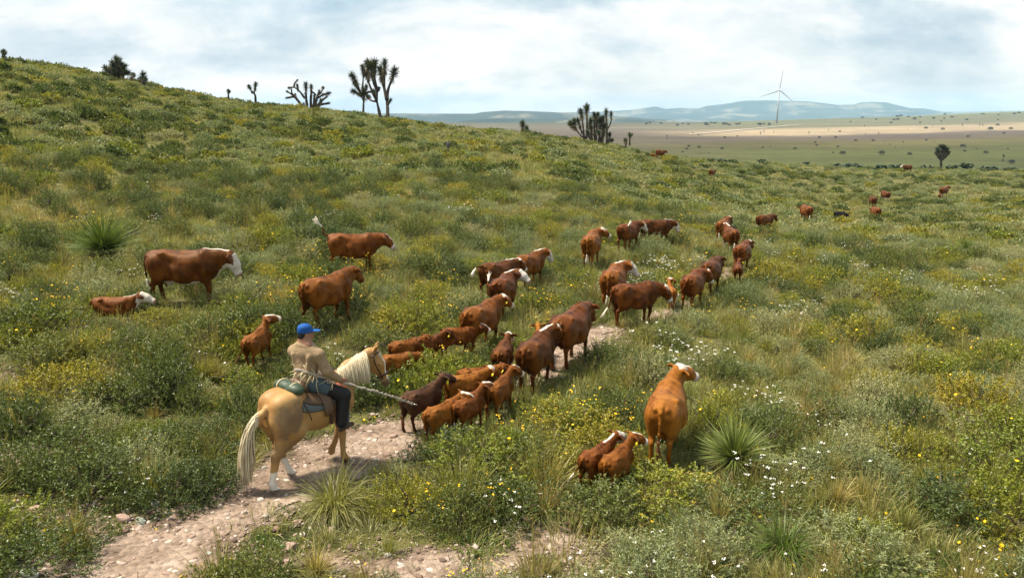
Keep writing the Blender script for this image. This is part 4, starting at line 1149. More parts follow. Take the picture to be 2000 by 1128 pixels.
# ------------------------------------------------------------------ the herd, animal by animal
FACE = dict(face=1, crest=1)
cow(365, 594, 82, 'white-faced red cow with white belly standing side-on beside the lying calf', 'dark', white=dict(face=1, crest=1, belly=1, dark_nose=1), neck=2, nyaw=4, head=-58, hyaw=-2, gait=.45, size=0.93)
cow(226, 612, 80, 'white-faced calf lying in the scrub behind the tail of the side-on cow', 'red', calf=1, lie=True, white=dict(face=1, crest=1, chest=1), neck=24, head=-18, tags='l', size=0.88)
cow(688, 533, 73, 'red cow with its tail raised high over its rump, white muzzle, upper slope', 'red', white=dict(face=.3), neck=8, head=-38, nyaw=-6, tail='raised', size=0.84)
cow(642, 632, 31, 'plain red cow with dark face seen from behind, below the cow with raised tail', 'chestnut', white={}, neck=14, head=-36, nyaw=0, tail='tuck', switch='brown', fat=1.04, size=0.81)
cow(508, 712, 10, 'red calf with head held high looking right, standing left of the rider', 'chestnut', calf=1, white=dict(face=.45), neck=46, nyaw=-4, head=-4, hyaw=-38, tags='l', tail='swing_left', switch='brown', size=0.81)
cow(941, 680, 28, 'broad red cow seen from behind with white poll and yellow tag, above the calves', 'chestnut', white=dict(poll=1, face=.3), neck=16, nyaw=-22, head=-28, tags='r', fat=1.12, tail='swing_left', size=0.75)
cow(983, 615, 16, 'red cow turning its white face back to the right, tail flicked up', 'red', white=dict(face=1, crest=1), neck=16, nyaw=-48, head=-30, hyaw=-40, tail='flip_left', fat=1.1, size=0.75)
cow(970, 582, 41, 'dark red cow with tail stretched out behind, in the knot on the slope', 'dark', white=dict(face=.6, poll=1, crest=1), neck=12, nyaw=-14, head=-34, tail='out', size=0.76)
cow(1034, 560, 34, 'red cow with white face and nape, foremost of the knot of four on the slope', 'chestnut', white=dict(face=1, crest=1), neck=14, nyaw=-22, head=-50, hyaw=-10, tail='tuck', size=0.76)
cow(1154, 518, 16, 'light red cow with white poll seen from behind with head turned right, mid-slope', 'chestnut', white=dict(poll=1, face=.35), neck=12, nyaw=-42, head=-26, hyaw=-14, size=0.83)
cow(1226, 487, 36, 'white-faced cow flicking its white tail beside a side-on cow', 'red', white=dict(face=1), neck=4, nyaw=-30, head=-40, hyaw=-6, tail='flip_right', size=0.75)
cow(1277, 479, 75, 'side-on red cow with a clean white face, ahead of the tail-flicking cow', 'dark', white=dict(face=1, crest=1, belly=.6), neck=2, nyaw=-6, head=-54, size=0.76)
cow(1197, 603, 19, 'red cow, white face with dark ear turned right, behind the cow with curled tail', 'chestnut', white=dict(face=1, crest=1), neck=8, nyaw=-44, head=-40, hyaw=-16, size=0.86)
cow(1236, 633, 62, 'big red cow with curled white tail lowering its head, beside the trail', 'red', white=dict(face=.35, poll=1), neck=-8, nyaw=-20, head=-50, tail='curl', fat=1.08, size=0.79)
cow(1308, 601, 4, 'small upright calf with yellow tag just beyond the head of the cow with curled tail', 'orange', calf=1, white=dict(poll=1), neck=48, nyaw=-6, head=-14, hyaw=-40, tags='r', switch='brown', size=0.73)
cow(1351, 600, 28, 'red cow from behind with white headband and muzzle turned right, tail swung left', 'red', white=dict(poll=1, face=.3), neck=2, nyaw=-38, head=-48, hyaw=-6, tail='swing_left', size=0.75)
cow(1386, 571, 28, 'dark brown-red cow with no white walking away on the trail', 'dark', white={}, neck=8, nyaw=-10, head=-30, switch='brown', tail='tuck', size=0.76)
cow(1439, 554, 16, 'small dark calf with yellow tag following a cow on the trail', 'red', calf=1, white={}, neck=26, nyaw=-14, head=-30, tags='r', switch='brown', size=0.79)
cow(1447, 528, 28, 'round red cow with white poll walking away above the small dark calf', 'red', white=dict(poll=1), neck=10, nyaw=-16, head=-24, tail='tuck', switch='brown', fat=1.1, size=0.74)
cow(1425, 492, 1, 'red cow with white hind socks walking straight away', 'red', white=dict(socks=.42, crest=1, poll=1), neck=18, nyaw=8, head=-30, size=0.75)
cow(1410, 472, 28, 'red cow with white poll just beyond the cow with white socks', 'chestnut', white=dict(poll=1), neck=22, nyaw=-18, head=-26, size=0.75)
cow(1491, 454, 55, 'dark red cow standing side-on and alone, uphill of the trail', 'dark', white={}, neck=8, nyaw=-8, head=-40, size=0.74)
cow(1573, 434, 1, 'red-brown cow seen straight from behind, near a pale bare spot', 'red', white={}, neck=-18, nyaw=-5, head=-50, size=0.82)
cow(1638, 434, 74, 'small black calf with head down in the far pasture', 'black', calf=1, white={}, neck=-28, head=-60, switch='brown', size=0.95, tail='tuck')
cow(1709, 431, 7, 'red cow from behind, nearest of the three far cows in a column', 'red', white=dict(socks=.15), neck=-12, head=-50, size=0.83)
cow(1703, 405, 10, 'dark red cow, middle one of the three far cows in a column', 'dark', white={}, neck=-10, head=-50, size=0.79)
cow(1728, 394, -2, 'red cow with one white leg, farthest of the three far cows in a column', 'red', white=dict(socks=.55), neck=2, nyaw=-20, head=-30, size=0.80)
cow(1842, 385, 54, 'red cow far right on the pasture with a calf at its heels', 'red', white={}, neck=16, nyaw=-10, head=-20, size=0.81)
cow(1834, 391, 38, 'tiny calf at the heels of the far right cow', 'red', calf=1, white={}, neck=10, head=-30, size=0.75)
cow(1288, 310, 57, 'red cow with pale muzzle far off near the ridge line', 'red', white=dict(face=.4), neck=14, nyaw=-10, head=-20, size=0.83)
cow(1275, 310, 52, 'tiny pale red calf behind the cow near the ridge line', 'orange', calf=1, white={}, neck=10, head=-30, size=0.72)
cow(1389, 348, 39, 'lone young red animal below the ridge, half sunk in the shrubs', 'red', calf=.5, white={}, neck=12, head=-30, size=0.85)
cow(1771, 337, -98, 'white-headed cow walking left by the cactus row at the pasture edge', 'red', white=dict(face=1, crest=1), neck=4, head=-30, size=0.90)
cow(1113, 709, 28, 'dark red cow with a dark muzzle stepping up the trail ahead of the white-chinned cow', 'red', white=dict(dark_nose=1), neck=2, nyaw=-4, head=-46, tail='tuck', switch='brown', fat=1.1, size=0.85)
cow(1047, 754, 22, 'dark cow with white chin and nape walking close behind another cow on the trail', 'dark', white=dict(face=.9, crest=1, chest=1, belly=.6), neck=14, nyaw=-26, head=-38, hyaw=-10, tail='tuck', size=0.75)
cow(982, 741, 10, 'dark calf from behind with white head stripe, directly above the bunch of calves', 'dark', calf=.75, white=dict(poll=1, face=1), neck=24, nyaw=-6, head=-26, switch='brown', fat=1.08, size=0.74)
cow(1297, 886, 19, 'orange cow standing apart, seen from behind with head turned right, in the near meadow', 'orange', white=dict(face=.4, poll=1, chest=.5), neck=34, nyaw=-20, head=-16, hyaw=-26, fat=1.04, gait=.35, switch='brown', size=0.80)
cow(1165, 951, 39, 'red calf with white face and white nape, behind its brown twin in the near meadow', 'red', calf=1, white=dict(face=1, crest=1, socks=.22), neck=24, nyaw=-10, head=-20, hyaw=-10, tail='swing_left', size=0.73)
cow(1203, 959, 34, 'red-brown calf with yellow tag, nearer of the pair in the near meadow', 'chestnut', calf=1, white=dict(face=.35), neck=34, nyaw=-12, head=-18, hyaw=-24, tags='r', switch='brown', fat=1.05, size=0.73)
cow(826, 834, 40, 'dark brown calf with yellow tag at the tip of the stick', 'brown', calf=1, white=dict(dark_nose=1), neck=32, nyaw=-6, head=-16, tags='r', switch='brown', size=0.82)
cow(864, 858, 38, 'light red calf with a large yellow left tag, nearest of the bunch before the horse', 'chestnut', calf=1, white=dict(face=.5), neck=20, nyaw=-14, head=-14, hyaw=-20, hroll=12, tags='l', switch='brown', size=0.73)
cow(909, 801, 55, 'orange calf with white poll in the middle of the bunch before the horse', 'orange', calf=1, white=dict(poll=1), neck=18, nyaw=-4, head=-24, tags='r', switch='brown', size=0.79)
cow(931, 782, 67, 'red calf at the back of the bunch, mostly hidden by the orange one', 'chestnut', calf=1, white={}, neck=14, nyaw=-14, head=-30, tags='r', switch='brown', size=0.74)
cow(915, 843, 31, 'red calf with white muzzle and left tag, between the nearest and the orange calf', 'red', calf=1, white=dict(face=.5), neck=30, nyaw=-10, head=-8, hyaw=-10, tags='l', size=0.74)
cow(976, 812, 25, 'red calf with white muzzle, rightmost of the bunch before the horse', 'chestnut', calf=1, white=dict(face=.4), neck=32, nyaw=-14, head=-26, hyaw=-12, switch='brown', size=0.79)
cow(793, 722, 50, 'red calf half hidden by the yellow-flowered bush, left of another', 'chestnut', calf=1, white={}, neck=12, nyaw=-10, head=-30, switch='brown', size=0.72)
cow(832, 716, 54, 'red calf with dark head half hidden by the yellow-flowered bush, right of another', 'red', calf=1, white=dict(dark_nose=1), neck=26, nyaw=6, head=-20, tags='r', switch='brown', size=0.74)
cow(776, 752, 60, 'red calf nearly buried in the yellow-flowered bush by the horse\'s nose', 'chestnut', calf=1, white={}, neck=-10, head=-40, switch='brown', size=0.72)
cow(892, 698, 62, 'calf showing only its white-striped head over the bush beside the broad cow', 'red', calf=1, white=dict(face=.5), neck=20, nyaw=-10, head=-14, tags='l', switch='brown', size=0.76)
cow(1050, 708, 7, 'orange calf hidden behind the back of the white-chinned cow, one ear showing', 'orange', calf=1, white={}, neck=30, nyaw=10, head=-20, switch='brown', size=0.74)
# ------------------------------------------------------------------ yuccas on the skyline, cactus clumps, far trees, wind turbines
def leaf_mat(name, cols, tint=0.5, trans=0.3, patch=None, rough=0.5, gloss=0.04):
    """cols: ramp stops over the plant's own random number; the per-leaf attribute 'tint' varies value and hue"""
    t = NT(name)
    f = t.rnd()
    if patch:
        f = t.math('ADD', t.math('MULTIPLY', f, 1 - patch), t.math('MULTIPLY', t.ramp(t.noise(0.16, 4, 0.6, t.pos()), [(0.32, 0), (0.68, 1)]), patch))
    c = t.ramp(f, cols)
    s = t.n.new('ShaderNodeSeparateColor'); t.l.new(t.attr('tint').outputs['Color'], s.inputs[0])
    c = t.mix(1.0, c, t.ramp(s.outputs[0], [(0, 1 - tint), (1, 1 + tint)]), 'MULTIPLY')
    c = t.mix(t.math('MULTIPLY', s.outputs[1], 0.55), c, t.mix(1.0, c, (1.7, 1.35, 0.75), 'MULTIPLY'))
    c = t.mix(s.outputs[2], c, (0.19, 0.145, 0.075))
    d = t.node('ShaderNodeBsdfDiffuse', {'Color': c}); tr = t.node('ShaderNodeBsdfTranslucent', {'Color': t.mix(1.0, c, (1.15, 1.2, 0.7), 'MULTIPLY')})
    m = t.node('ShaderNodeMixShader', {0: trans}); t.l.new(d.outputs[0], m.inputs[1]); t.l.new(tr.outputs[0], m.inputs[2])
    g = t.node('ShaderNodeBsdfGlossy', {'Roughness': rough, 'Color': (0.8, 0.8, 0.8)})
    m2 = t.node('ShaderNodeMixShader', {0: gloss}); t.l.new(m.outputs[0], m2.inputs[1]); t.l.new(g.outputs[0], m2.inputs[2])
    t.l.new(m2.outputs[0], t.out.inputs[0])
    return t.m
def blades(base, dirs, L, Wd, rs, droop=0.25, seg=3, tint=None, tipg=0.3, dead=0.0):
    """stiff or arching leaves as tapered strips; returns v, quads, colours"""
    n = len(base)
    L = np.broadcast_to(L, n); Wd = np.broadcast_to(Wd, n); droop = np.broadcast_to(droop, n)
    side = np.cross(dirs, rs.normal(0, 1, (n, 3)) * .35 + np.array([0, 0, 1.0])); side /= np.linalg.norm(side, axis=1)[:, None] + 1e-9
    V = np.zeros((n, seg + 1, 2, 3)); C = np.zeros((n, seg + 1, 2, 4)); C[..., 3] = 1
    p = np.array(base, float); d = np.array(dirs, float)
    tv = rs.uniform(0, 1, n) if tint is None else tint
    for k in range(seg + 1):
        u = k / seg
        w = Wd * (1 - u ** 1.6) * .5 + .0012
        V[:, k, 0], V[:, k, 1] = p - side * w[:, None], p + side * w[:, None]
        C[:, k, :, 0] = tv[:, None]; C[:, k, :, 1] = tipg * u; C[:, k, :, 2] = np.broadcast_to(dead, n)[:, None]
        p = p + d * (L / seg)[:, None]
        d = d + np.array([0, 0, -1.0]) * (droop / seg)[:, None]; d /= np.linalg.norm(d, axis=1)[:, None]
    i = np.arange(n * (seg + 1) * 2).reshape(n, seg + 1, 2)
    q = np.stack([i[:, :-1, 0], i[:, :-1, 1], i[:, 1:, 1], i[:, 1:, 0]], -1).reshape(-1, 4)
    return V.reshape(-1, 3), q, C.reshape(-1, 4)
def sphere_dirs(n, rs, zlo, zhi):
    z = rs.uniform(zlo, zhi, n); a = rs.uniform(0, 2 * math.pi, n); r = np.sqrt(np.maximum(0, 1 - z * z))
    return np.stack([r * np.cos(a), r * np.sin(a), z], -1)
M_YUCCA = leaf_mat('yucca_leaf', [(0.0, (0.030, 0.045, 0.022)), (0.5, (0.05, 0.065, 0.028)), (1.0, (0.075, 0.085, 0.035))], 0.45, 0.15)
t = NT('yucca_bark')
pos = t.obj()
v = t.node('ShaderNodeTexVoronoi', {'Scale': 5.0}); t.l.new(pos, v.inputs[0])
t.bsdf(t.ramp(t.noise(3, 5, .6, pos), [(0.3, (0.045, 0.035, 0.028)), (0.55, (0.085, 0.066, 0.05)), (0.75, (0.15, 0.115, 0.08))]), 0.95, 0.1, t.bump(v.outputs[0], 0.8, 0.08))
M_BARK = t.m
def make_head(seed, beard=1.0):
    rs = np.random.default_rng(seed); s = Soup()
    n = 190
    d = sphere_dirs(n, rs, -.35, 1); base = np.outer(rs.uniform(-.25, .25, n), [0, 0, 1.0]) + d * .05
    s.add(*blades(base, d, rs.uniform(.36, .58, n), .055, rs, .12, 2))
    m = int(120 * beard)
    d = sphere_dirs(m, rs, -1, -.2); d[:, :2] *= .55; d /= np.linalg.norm(d, axis=1)[:, None]
    base = np.outer(rs.uniform(-.75, -.1, m), [0, 0, 1.0]) + np.stack([d[:, 0], d[:, 1], 0 * d[:, 0]], -1) * .12
    s.add(*blades(base, d, rs.uniform(.28, .48, m), .06, rs, .2, 2, dead=rs.uniform(.5, 1, m)))
    for c in range(1): pass
    vs, cs = [], []
    return s
def soup_blades_add(self, v, q, c): return self.add(v, q, 0, c)
_add0 = Soup.add
def _add(s, v, faces, mat=0, col=None):
    if isinstance(mat, np.ndarray): col, mat = mat, 0
    return _add0(s, v, faces, mat, col)
Soup.add = _add
HEADS = [make_head(100 + i, b).mesh('leaf_head', [M_YUCCA], False, 'tint') for i, b in enumerate((1.0, .5, 1.3))]
def yucca(base_px, depth, stems, label, name='yucca_tree', group='yuccas along the skyline', rtrunk=.16, head=1.0, seed=0, cat='yucca', spread=1.0):
    """stems: list of (list of picture points from the base up, head size or 0). Built at its own distance, stems leaning to and fro in depth."""
    rs = np.random.default_rng(seed)
    b = at_depth(base_px, depth)
    if name is None: name = 'yucca_tree'
    root = tag(empty(name, b), label, cat, group)
    sp = Soup(); heads = []
    for pts, hs in stems:
        lean = rs.normal(0, .5) * spread
        W_ = []
        n = len(pts)
        for i, (px, py) in enumerate(pts):
            W_.append(at(px, py, depth + lean * (i / max(1, n - 1)) * 1.6) - b)
        W_ = np.array(W_)
        if n > 2 or True:
            u = np.linspace(0, n - 1, max(5, n * 3)); W2 = np.stack([np.interp(u, np.arange(n), W_[:, k]) for k in range(3)], -1)
            for _ in range(2): W2[1:-1] = .25 * W2[:-2] + .5 * W2[1:-1] + .25 * W2[2:]
        r0 = rtrunk * (1.0 if abs(W_[0][2]) < 1.0 else .7)
        if abs(W_[0][2]) < .9: W2[0][2] = min(W2[0][2], -.3)
        sp.add(*tube(W2, np.linspace(r0, r0 * .55, len(W2)) * rs.uniform(.85, 1.15, len(W2)), 8))
        if hs: heads.append((W2[-1], nrm(W2[-1] - W2[-3]), hs))
    link('trunk', sp.mesh('trunk', [M_BARK]), root)
    for p, d, hs in heads:
        h = link('leaf_head', HEADS[rs.integers(0, 3)], root)
        h.location = p; h.rotation_euler = Vector(d).to_track_quat('Z', 'X').to_euler(); h.scale = (hs * head * 1.25,) * 2 + (hs * head * rs.uniform(1.2, 1.5),)
    return root
def Z8(x, y): return (670 + x / 8.06, 110 + y / 8.06)
yucca(709, 88, [([Z8(315, 960), Z8(322, 800), Z8(322, 690)], 0), ([Z8(322, 700), Z8(300, 640), Z8(180, 560)], .8), ([Z8(322, 700), Z8(330, 640), Z8(320, 570)], 1.0), ([Z8(322, 690), Z8(345, 600), Z8(360, 500)], .6),
    ([Z8(300, 620), Z8(240, 480), Z8(160, 330)], .95), ([Z8(300, 620), Z8(200, 470), Z8(185, 420)], .7), ([Z8(300, 520), Z8(315, 400), Z8(320, 280), Z8(308, 180)], .7)],
    'tall yucca with slim dark trunk, leftmost of the three close together on the skyline', seed=1)
yucca(744, 89, [([Z8(600, 1010), Z8(560, 830), Z8(530, 700)], 0), ([Z8(530, 700), Z8(460, 570), Z8(400, 400), Z8(350, 280)], 1.0), ([Z8(400, 400), Z8(400, 250), Z8(390, 130)], 1.05), ([Z8(530, 700), Z8(535, 500), Z8(490, 330), Z8(500, 130)], 1.15), ([Z8(535, 560), Z8(470, 400), Z8(440, 170)], 1.2),
    ([Z8(530, 710), Z8(430, 700), Z8(400, 640)], .6), ([Z8(460, 560), Z8(400, 560), Z8(345, 590)], .55), ([Z8(500, 640), Z8(480, 560)], .6), ([Z8(540, 560), Z8(556, 510)], .55)],
    'tall yucca with bushy topmost crown, middle of the three close together on the skyline', seed=2, rtrunk=.22)
yucca(757, 88, [([Z8(700, 1010), Z8(705, 850), Z8(690, 680)], 0), ([Z8(685, 690), Z8(650, 500), Z8(605, 340), Z8(595, 240)], 1.05), ([Z8(640, 470), Z8(650, 300), Z8(655, 130)], 1.1), ([Z8(695, 690), Z8(705, 520), Z8(770, 370), Z8(800, 255)], 1.15),
    ([Z8(700, 760), Z8(740, 700)], .5)], 'tall yucca with thick trunk forked in two, rightmost of the three on the skyline', seed=3, rtrunk=.27)
def ZA(x, y): return (550 + x / 13.27, 140 + y / 13.27)
yucca(600, 86, [([ZA(540, 900), ZA(440, 770), ZA(330, 640), ZA(260, 660), ZA(150, 680)], .5), ([ZA(330, 640), ZA(250, 580), ZA(150, 520)], .4), ([ZA(340, 640), ZA(260, 560), ZA(255, 470)], .35), ([ZA(440, 770), ZA(370, 650), ZA(355, 590)], .35),
    ([ZA(660, 900), ZA(640, 720), ZA(625, 560), ZA(630, 380)], 1.0), ([ZA(600, 690), ZA(480, 520), ZA(390, 440), ZA(310, 400), ZA(200, 420)], .45), ([ZA(320, 400), ZA(330, 310), ZA(395, 240)], .45), ([ZA(420, 460), ZA(410, 380)], .6),
    ([ZA(760, 920), ZA(755, 700), ZA(770, 550), ZA(765, 400)], .7), ([ZA(830, 920), ZA(840, 760), ZA(850, 640)], .65), ([ZA(860, 920), ZA(910, 700), ZA(930, 640), ZA(970, 520)], .6), ([ZA(960, 600), ZA(1050, 500), ZA(1075, 420)], .5), ([ZA(930, 690), ZA(1050, 610), ZA(1190, 570)], .85),
    ([ZA(900, 930), ZA(980, 820), ZA(1080, 720), ZA(1160, 660)], .5), ([ZA(930, 930), ZA(1000, 840), ZA(1010, 770)], .7), ([ZA(960, 860), ZA(1090, 840), ZA(1210, 820)], .5), ([ZA(780, 540), ZA(850, 550), ZA(900, 620)], 0), ([ZA(580, 900), ZA(570, 830)], .4)],
    'low wide yucca on the skyline with many spreading arms, left of the three tall yuccas', seed=4, rtrunk=.17, head=.72)
def ZB(x, y): return (190 + x / 16.1, 105 + y / 16.1)
yucca(232, 76, [([ZB(600, 700), ZB(600, 450), ZB(590, 230)], 1.0), ([ZB(620, 700), ZB(680, 450), ZB(690, 250)], .9), ([ZB(600, 600), ZB(520, 430), ZB(490, 330)], .9), ([ZB(560, 700), ZB(400, 560), ZB(300, 480)], .9), ([ZB(560, 650), ZB(460, 500), ZB(470, 430)], .8), ([ZB(680, 700), ZB(750, 550), ZB(820, 440)], 1.0),
    ([ZB(560, 700), ZB(380, 640), ZB(260, 630)], .6), ([ZB(700, 700), ZB(850, 640), ZB(950, 610)], .8), ([ZB(640, 600), ZB(700, 420), ZB(750, 340)], .6), ([ZB(740, 700), ZB(830, 640), ZB(850, 600)], .9), ([ZB(520, 700), ZB(500, 560)], .8)],
    'round bushy dark yucca on the left skyline', seed=5, rtrunk=.15, head=.8)
yucca(258, 75, [([(256, 154), (258, 150), (260, 147)], .6)], 'small dark yucca tuft at the right foot of the round bushy yucca', seed=6, head=.8)
yucca(279, 75, [([(279, 164), (279, 156), (279, 150)], 1.1), ([(279, 162), (276, 157)], .8), ([(280, 163), (283, 156)], .7)], 'short stout yucca on the left skyline right of the round bushy one', seed=7, rtrunk=.2, head=.75)
yucca(7, 70, [([(7, 113), (7, 107), (7, 102)], .85)], 'single short yucca on the skyline at the far left edge of the hill', seed=8, head=.6)
yucca(499, 85, [([(499, 196), (499, 188), (496, 181)], 0), ([(496, 182), (491, 178), (487, 170)], .62), ([(496, 182), (498, 174), (499, 166)], .75), ([(497, 183), (493, 181)], .35)], 'small forked yucca with two heads alone on the skyline', seed=9, rtrunk=.14, head=.8)
yucca(446, 84, [([(446, 188), (446, 183), (446, 178)], .6), ([(446, 182), (449, 179)], .3)], 'tiny single yucca on the skyline left of the forked one', seed=10, rtrunk=.1, head=.7)
yucca(1021, 104, [([(1022, 274), (1021, 258), (1021, 243)], 1.1)], 'column-like yucca with one tall head on the ridge left of the clump of many stems', seed=11, rtrunk=.16, head=.85)
yucca(1029, 104, [([(1029, 274), (1029, 262), (1029, 252)], 1.0)], 'shorter column yucca touching the taller column yucca on the ridge', seed=12, rtrunk=.16, head=.75)
def ZC(x, y): return (1100 + x / 11.28, 195 + y / 11.28)
yucca(1163, 109, [([ZC(500, 900), ZC(530, 600), ZC(520, 350), ZC(515, 200)], 1.25), ([ZC(460, 880), ZC(440, 600), ZC(410, 380), ZC(390, 280)], 1.1), ([ZC(430, 830), ZC(330, 720), ZC(260, 620), ZC(250, 500)], 1.0), ([ZC(260, 630), ZC(190, 580), ZC(165, 530)], .9), ([ZC(420, 750), ZC(370, 600), ZC(335, 480)], .9),
    ([ZC(600, 930), ZC(620, 760), ZC(610, 640)], 1.2), ([ZC(700, 930), ZC(690, 650), ZC(680, 430), ZC(680, 330)], .8), ([ZC(640, 900), ZC(600, 650), ZC(600, 490)], 1.1), ([ZC(720, 900), ZC(740, 650), ZC(720, 420)], 1.2), ([ZC(720, 600), ZC(760, 400), ZC(765, 330)], .7), ([ZC(780, 930), ZC(820, 700), ZC(820, 470)], 1.2), ([ZC(820, 930), ZC(880, 700), ZC(880, 420)], .9),
    ([ZC(960, 940), ZC(965, 650), ZC(950, 420), ZC(945, 290)], 1.0), ([ZC(960, 660), ZC(1040, 550), ZC(1060, 420), ZC(1055, 320)], .75), ([ZC(860, 900), ZC(900, 740), ZC(910, 600)], 1.1), ([ZC(980, 930), ZC(1020, 850), ZC(1020, 770)], .7), ([ZC(1000, 930), ZC(1070, 890)], .6), ([ZC(660, 930), ZC(560, 800), ZC(540, 720)], .8), ([ZC(820, 850), ZC(780, 720)], .8)],
    'big clump of yucca with many upright stems on the ridge before the far plain', seed=13, rtrunk=.17, head=.95)
yucca(1221, 112, [([(1222, 284), (1222, 275)], .9)], 'short yucca tuft right of the clump of many stems, lower of a pair', seed=14, rtrunk=.15, head=.75)
yucca(1229, 113, [([(1230, 284), (1230, 273), (1230, 264)], .85), ([(1230, 270), (1234, 263)], .5)], 'thin-stemmed yucca on the ridge right of the clump of many stems, taller of a pair', seed=15, rtrunk=.14, head=.75)
yucca(1106, 111, [([(1106, 277), (1106, 270)], .8)], 'low yucca tuft on the ridge just left of the clump of many stems', seed=16, rtrunk=.15, head=.7)
yucca(794, 92, [([(794, 242), (794, 236)], .6)], 'tiny yucca tuft on the ridge right of the three tall yuccas', seed=17, rtrunk=.1, head=.5)
yucca(1838, 148, [([(1838, 334), (1838, 318), (1838, 308)], 0), ([(1838, 310), (1834, 302), (1832, 294)], 1.1), ([(1838, 310), (1840, 300), (1840, 290)], 1.2), ([(1838, 312), (1846, 304), (1849, 294)], 1.1), ([(1838, 310), (1843, 300), (1845, 289)], 1.1), ([(1838, 309), (1836, 298), (1836, 289)], 1.1), ([(1838, 314), (1848, 306), (1852, 299)], .8), ([(1838, 313), (1832, 306), (1829, 300)], .8)],
    'round-headed yucca tree alone at the edge of the plain, by the white-headed cow', seed=18, rtrunk=.28, head=1.0, group=None)
# weathered stump on the ridge slope
g = G(875, 300)
sp = Soup(); rs = np.random.default_rng(2)
sp.add(*tube([(0, 0, -.1), (0.02, 0, .35), (0, .03, .65), (.05, .02, .9)], [.26, .2, .19, .1], 9)); sp.add(*tube([(0, 0, .5), (.22, .1, .85)], [.12, .07], 7)); sp.add(*tube([(0, 0, .6), (-.2, -.05, .95)], [.11, .05], 7))
M_GREYWOOD = simple('weathered_wood', (0.07, 0.062, 0.055), 0.9, 0.1, 0.35, 9, 0.5)
o = tag(link('stump', sp.mesh('stump', [M_GREYWOOD])), 'grey dead stump on the slope below the ridge', 'stump'); o.location = g

# prickly pears on the edge of the plain
M_PAD = leaf_mat('cactus_pad', [(0, (0.030, 0.055, 0.03)), (1, (0.06, 0.085, 0.04))], .35, 0.0)
def pear(seed):
    rs = np.random.default_rng(seed); s = Soup(); bv, bf = ball_mesh(1, 8, 5)
    tips = [(vec(rs.uniform(-.5, .5), rs.uniform(-.4, .4), .1), vec(0, 0, 1)) for _ in range(7)]
    for gen in range(4):
        nt = []
        for p, d in tips:
            for k in range(1 if gen == 0 else rs.integers(1, 3)):
                dd = nrm(d + rs.normal(0, .55, 3) + vec(0, 0, .3)); L = rs.uniform(.20, .30)
                c = p + dd * L * .8; R = np.array(Vector(dd).to_track_quat('Z', 'X').to_matrix()) @ rot_z(rs.uniform(0, 3.1))
                s.add((bv * vec(L * .75, .045, L)) @ R.T + c, bf, 0, np.array([rs.uniform(), .2 * gen / 3, 0, 1.0])); nt.append((p + dd * L * 1.6, dd))
        tips = nt[:22]
    return s.mesh('prickly_pear', [M_PAD], True, 'tint')
PEARS = [pear(i) for i in (1, 2, 3)]
for i, (px, d, sc) in enumerate([(1488,136,1.1),(1572,139,1.2),(1640,139,1.3),(1668,140,1.5),(1690,141,1.1),(1716,142,1.6),(1748,143,1.4),(1805,143,1.2),(1862,143,1.4),(1886,143,1.7),(1925,143,1.5),(1948,142,1.4),(1976,141,1.2),(1408,130,.9),(1425,131,1.0),(1390,128,.8)]):
    b = at_depth(px, d)
    o = tag(link('prickly_pear', PEARS[i % 3]), 'dark prickly pear clump in the row along the far edge of the pasture', 'cactus', 'prickly pears along the pasture edge')
    o.location = b - vec(0, 0, .1); o.scale = (sc * .85, sc * .85, sc * .62); o.rotation_euler = (0, 0, i * 1.3)

# scattered far trees on the plain
_df = np.exp(np.linspace(math.log(180), math.log(9000), 900))
def GF(px, py):
    P_ = CAMP + _df[:, None] * ray(px, py)
    h = P_[:, 2] - ground(P_[:, 0], P_[:, 1]); i = int(np.argmax(h < 0))
    return P_[i if i else -1] * 1.0
M_FARLEAF = leaf_mat('dark_far_foliage', [(0, (0.022, 0.032, 0.018)), (1, (0.045, 0.055, 0.026))], .5, .1)
def far_tree_mesh(seed, kind):
    rs = np.random.default_rng(seed); s = Soup()
    if kind == 'yucca':
        s.add(*tube([(0, 0, -.3), (.05, 0, 1.4), (0, .05, 2.4)], [.28, .22, .18], 6), mat=1)
        for c in [(0, 0, 3.0), (.5, .1, 2.5), (-.45, -.1, 2.3)][:rs.integers(1, 4)]:
            n = 70; d = sphere_dirs(n, rs, -.6, 1); s.add(*blades(np.array(c) + d * .1, d, rs.uniform(.5, .8, n), .14, rs, .1, 2))
    else:
        n = 420; d = sphere_dirs(n, rs, -.1, 1); lob = 1 + .35 * np.sin(d[:, 0] * 5 + seed) * np.cos(d[:, 1] * 4)
        b = d * vec(1.7, 1.5, 1.15) * (lob * rs.uniform(.55, .9, n))[:, None] + vec(0, 0, .5)
        s.add(*tube([(0, 0, -.3), (0, 0, .8)], [.16, .1], 5), mat=1)
        s.add(*blades(b, nrm_rows(d + rs.normal(0, .6, (n, 3))), rs.uniform(.25, .5, n), .22, rs, .1, 1))
    return s.mesh('tree', [M_FARLEAF, M_BARK], False, 'tint')
def nrm_rows(a): return a / (np.linalg.norm(a, axis=1)[:, None] + 1e-9)
FT = {'yucca': [far_tree_mesh(i, 'yucca') for i in (1, 2, 3)], 'bush': [far_tree_mesh(i, 'bush') for i in (4, 5, 6)]}
rs = np.random.default_rng(77)
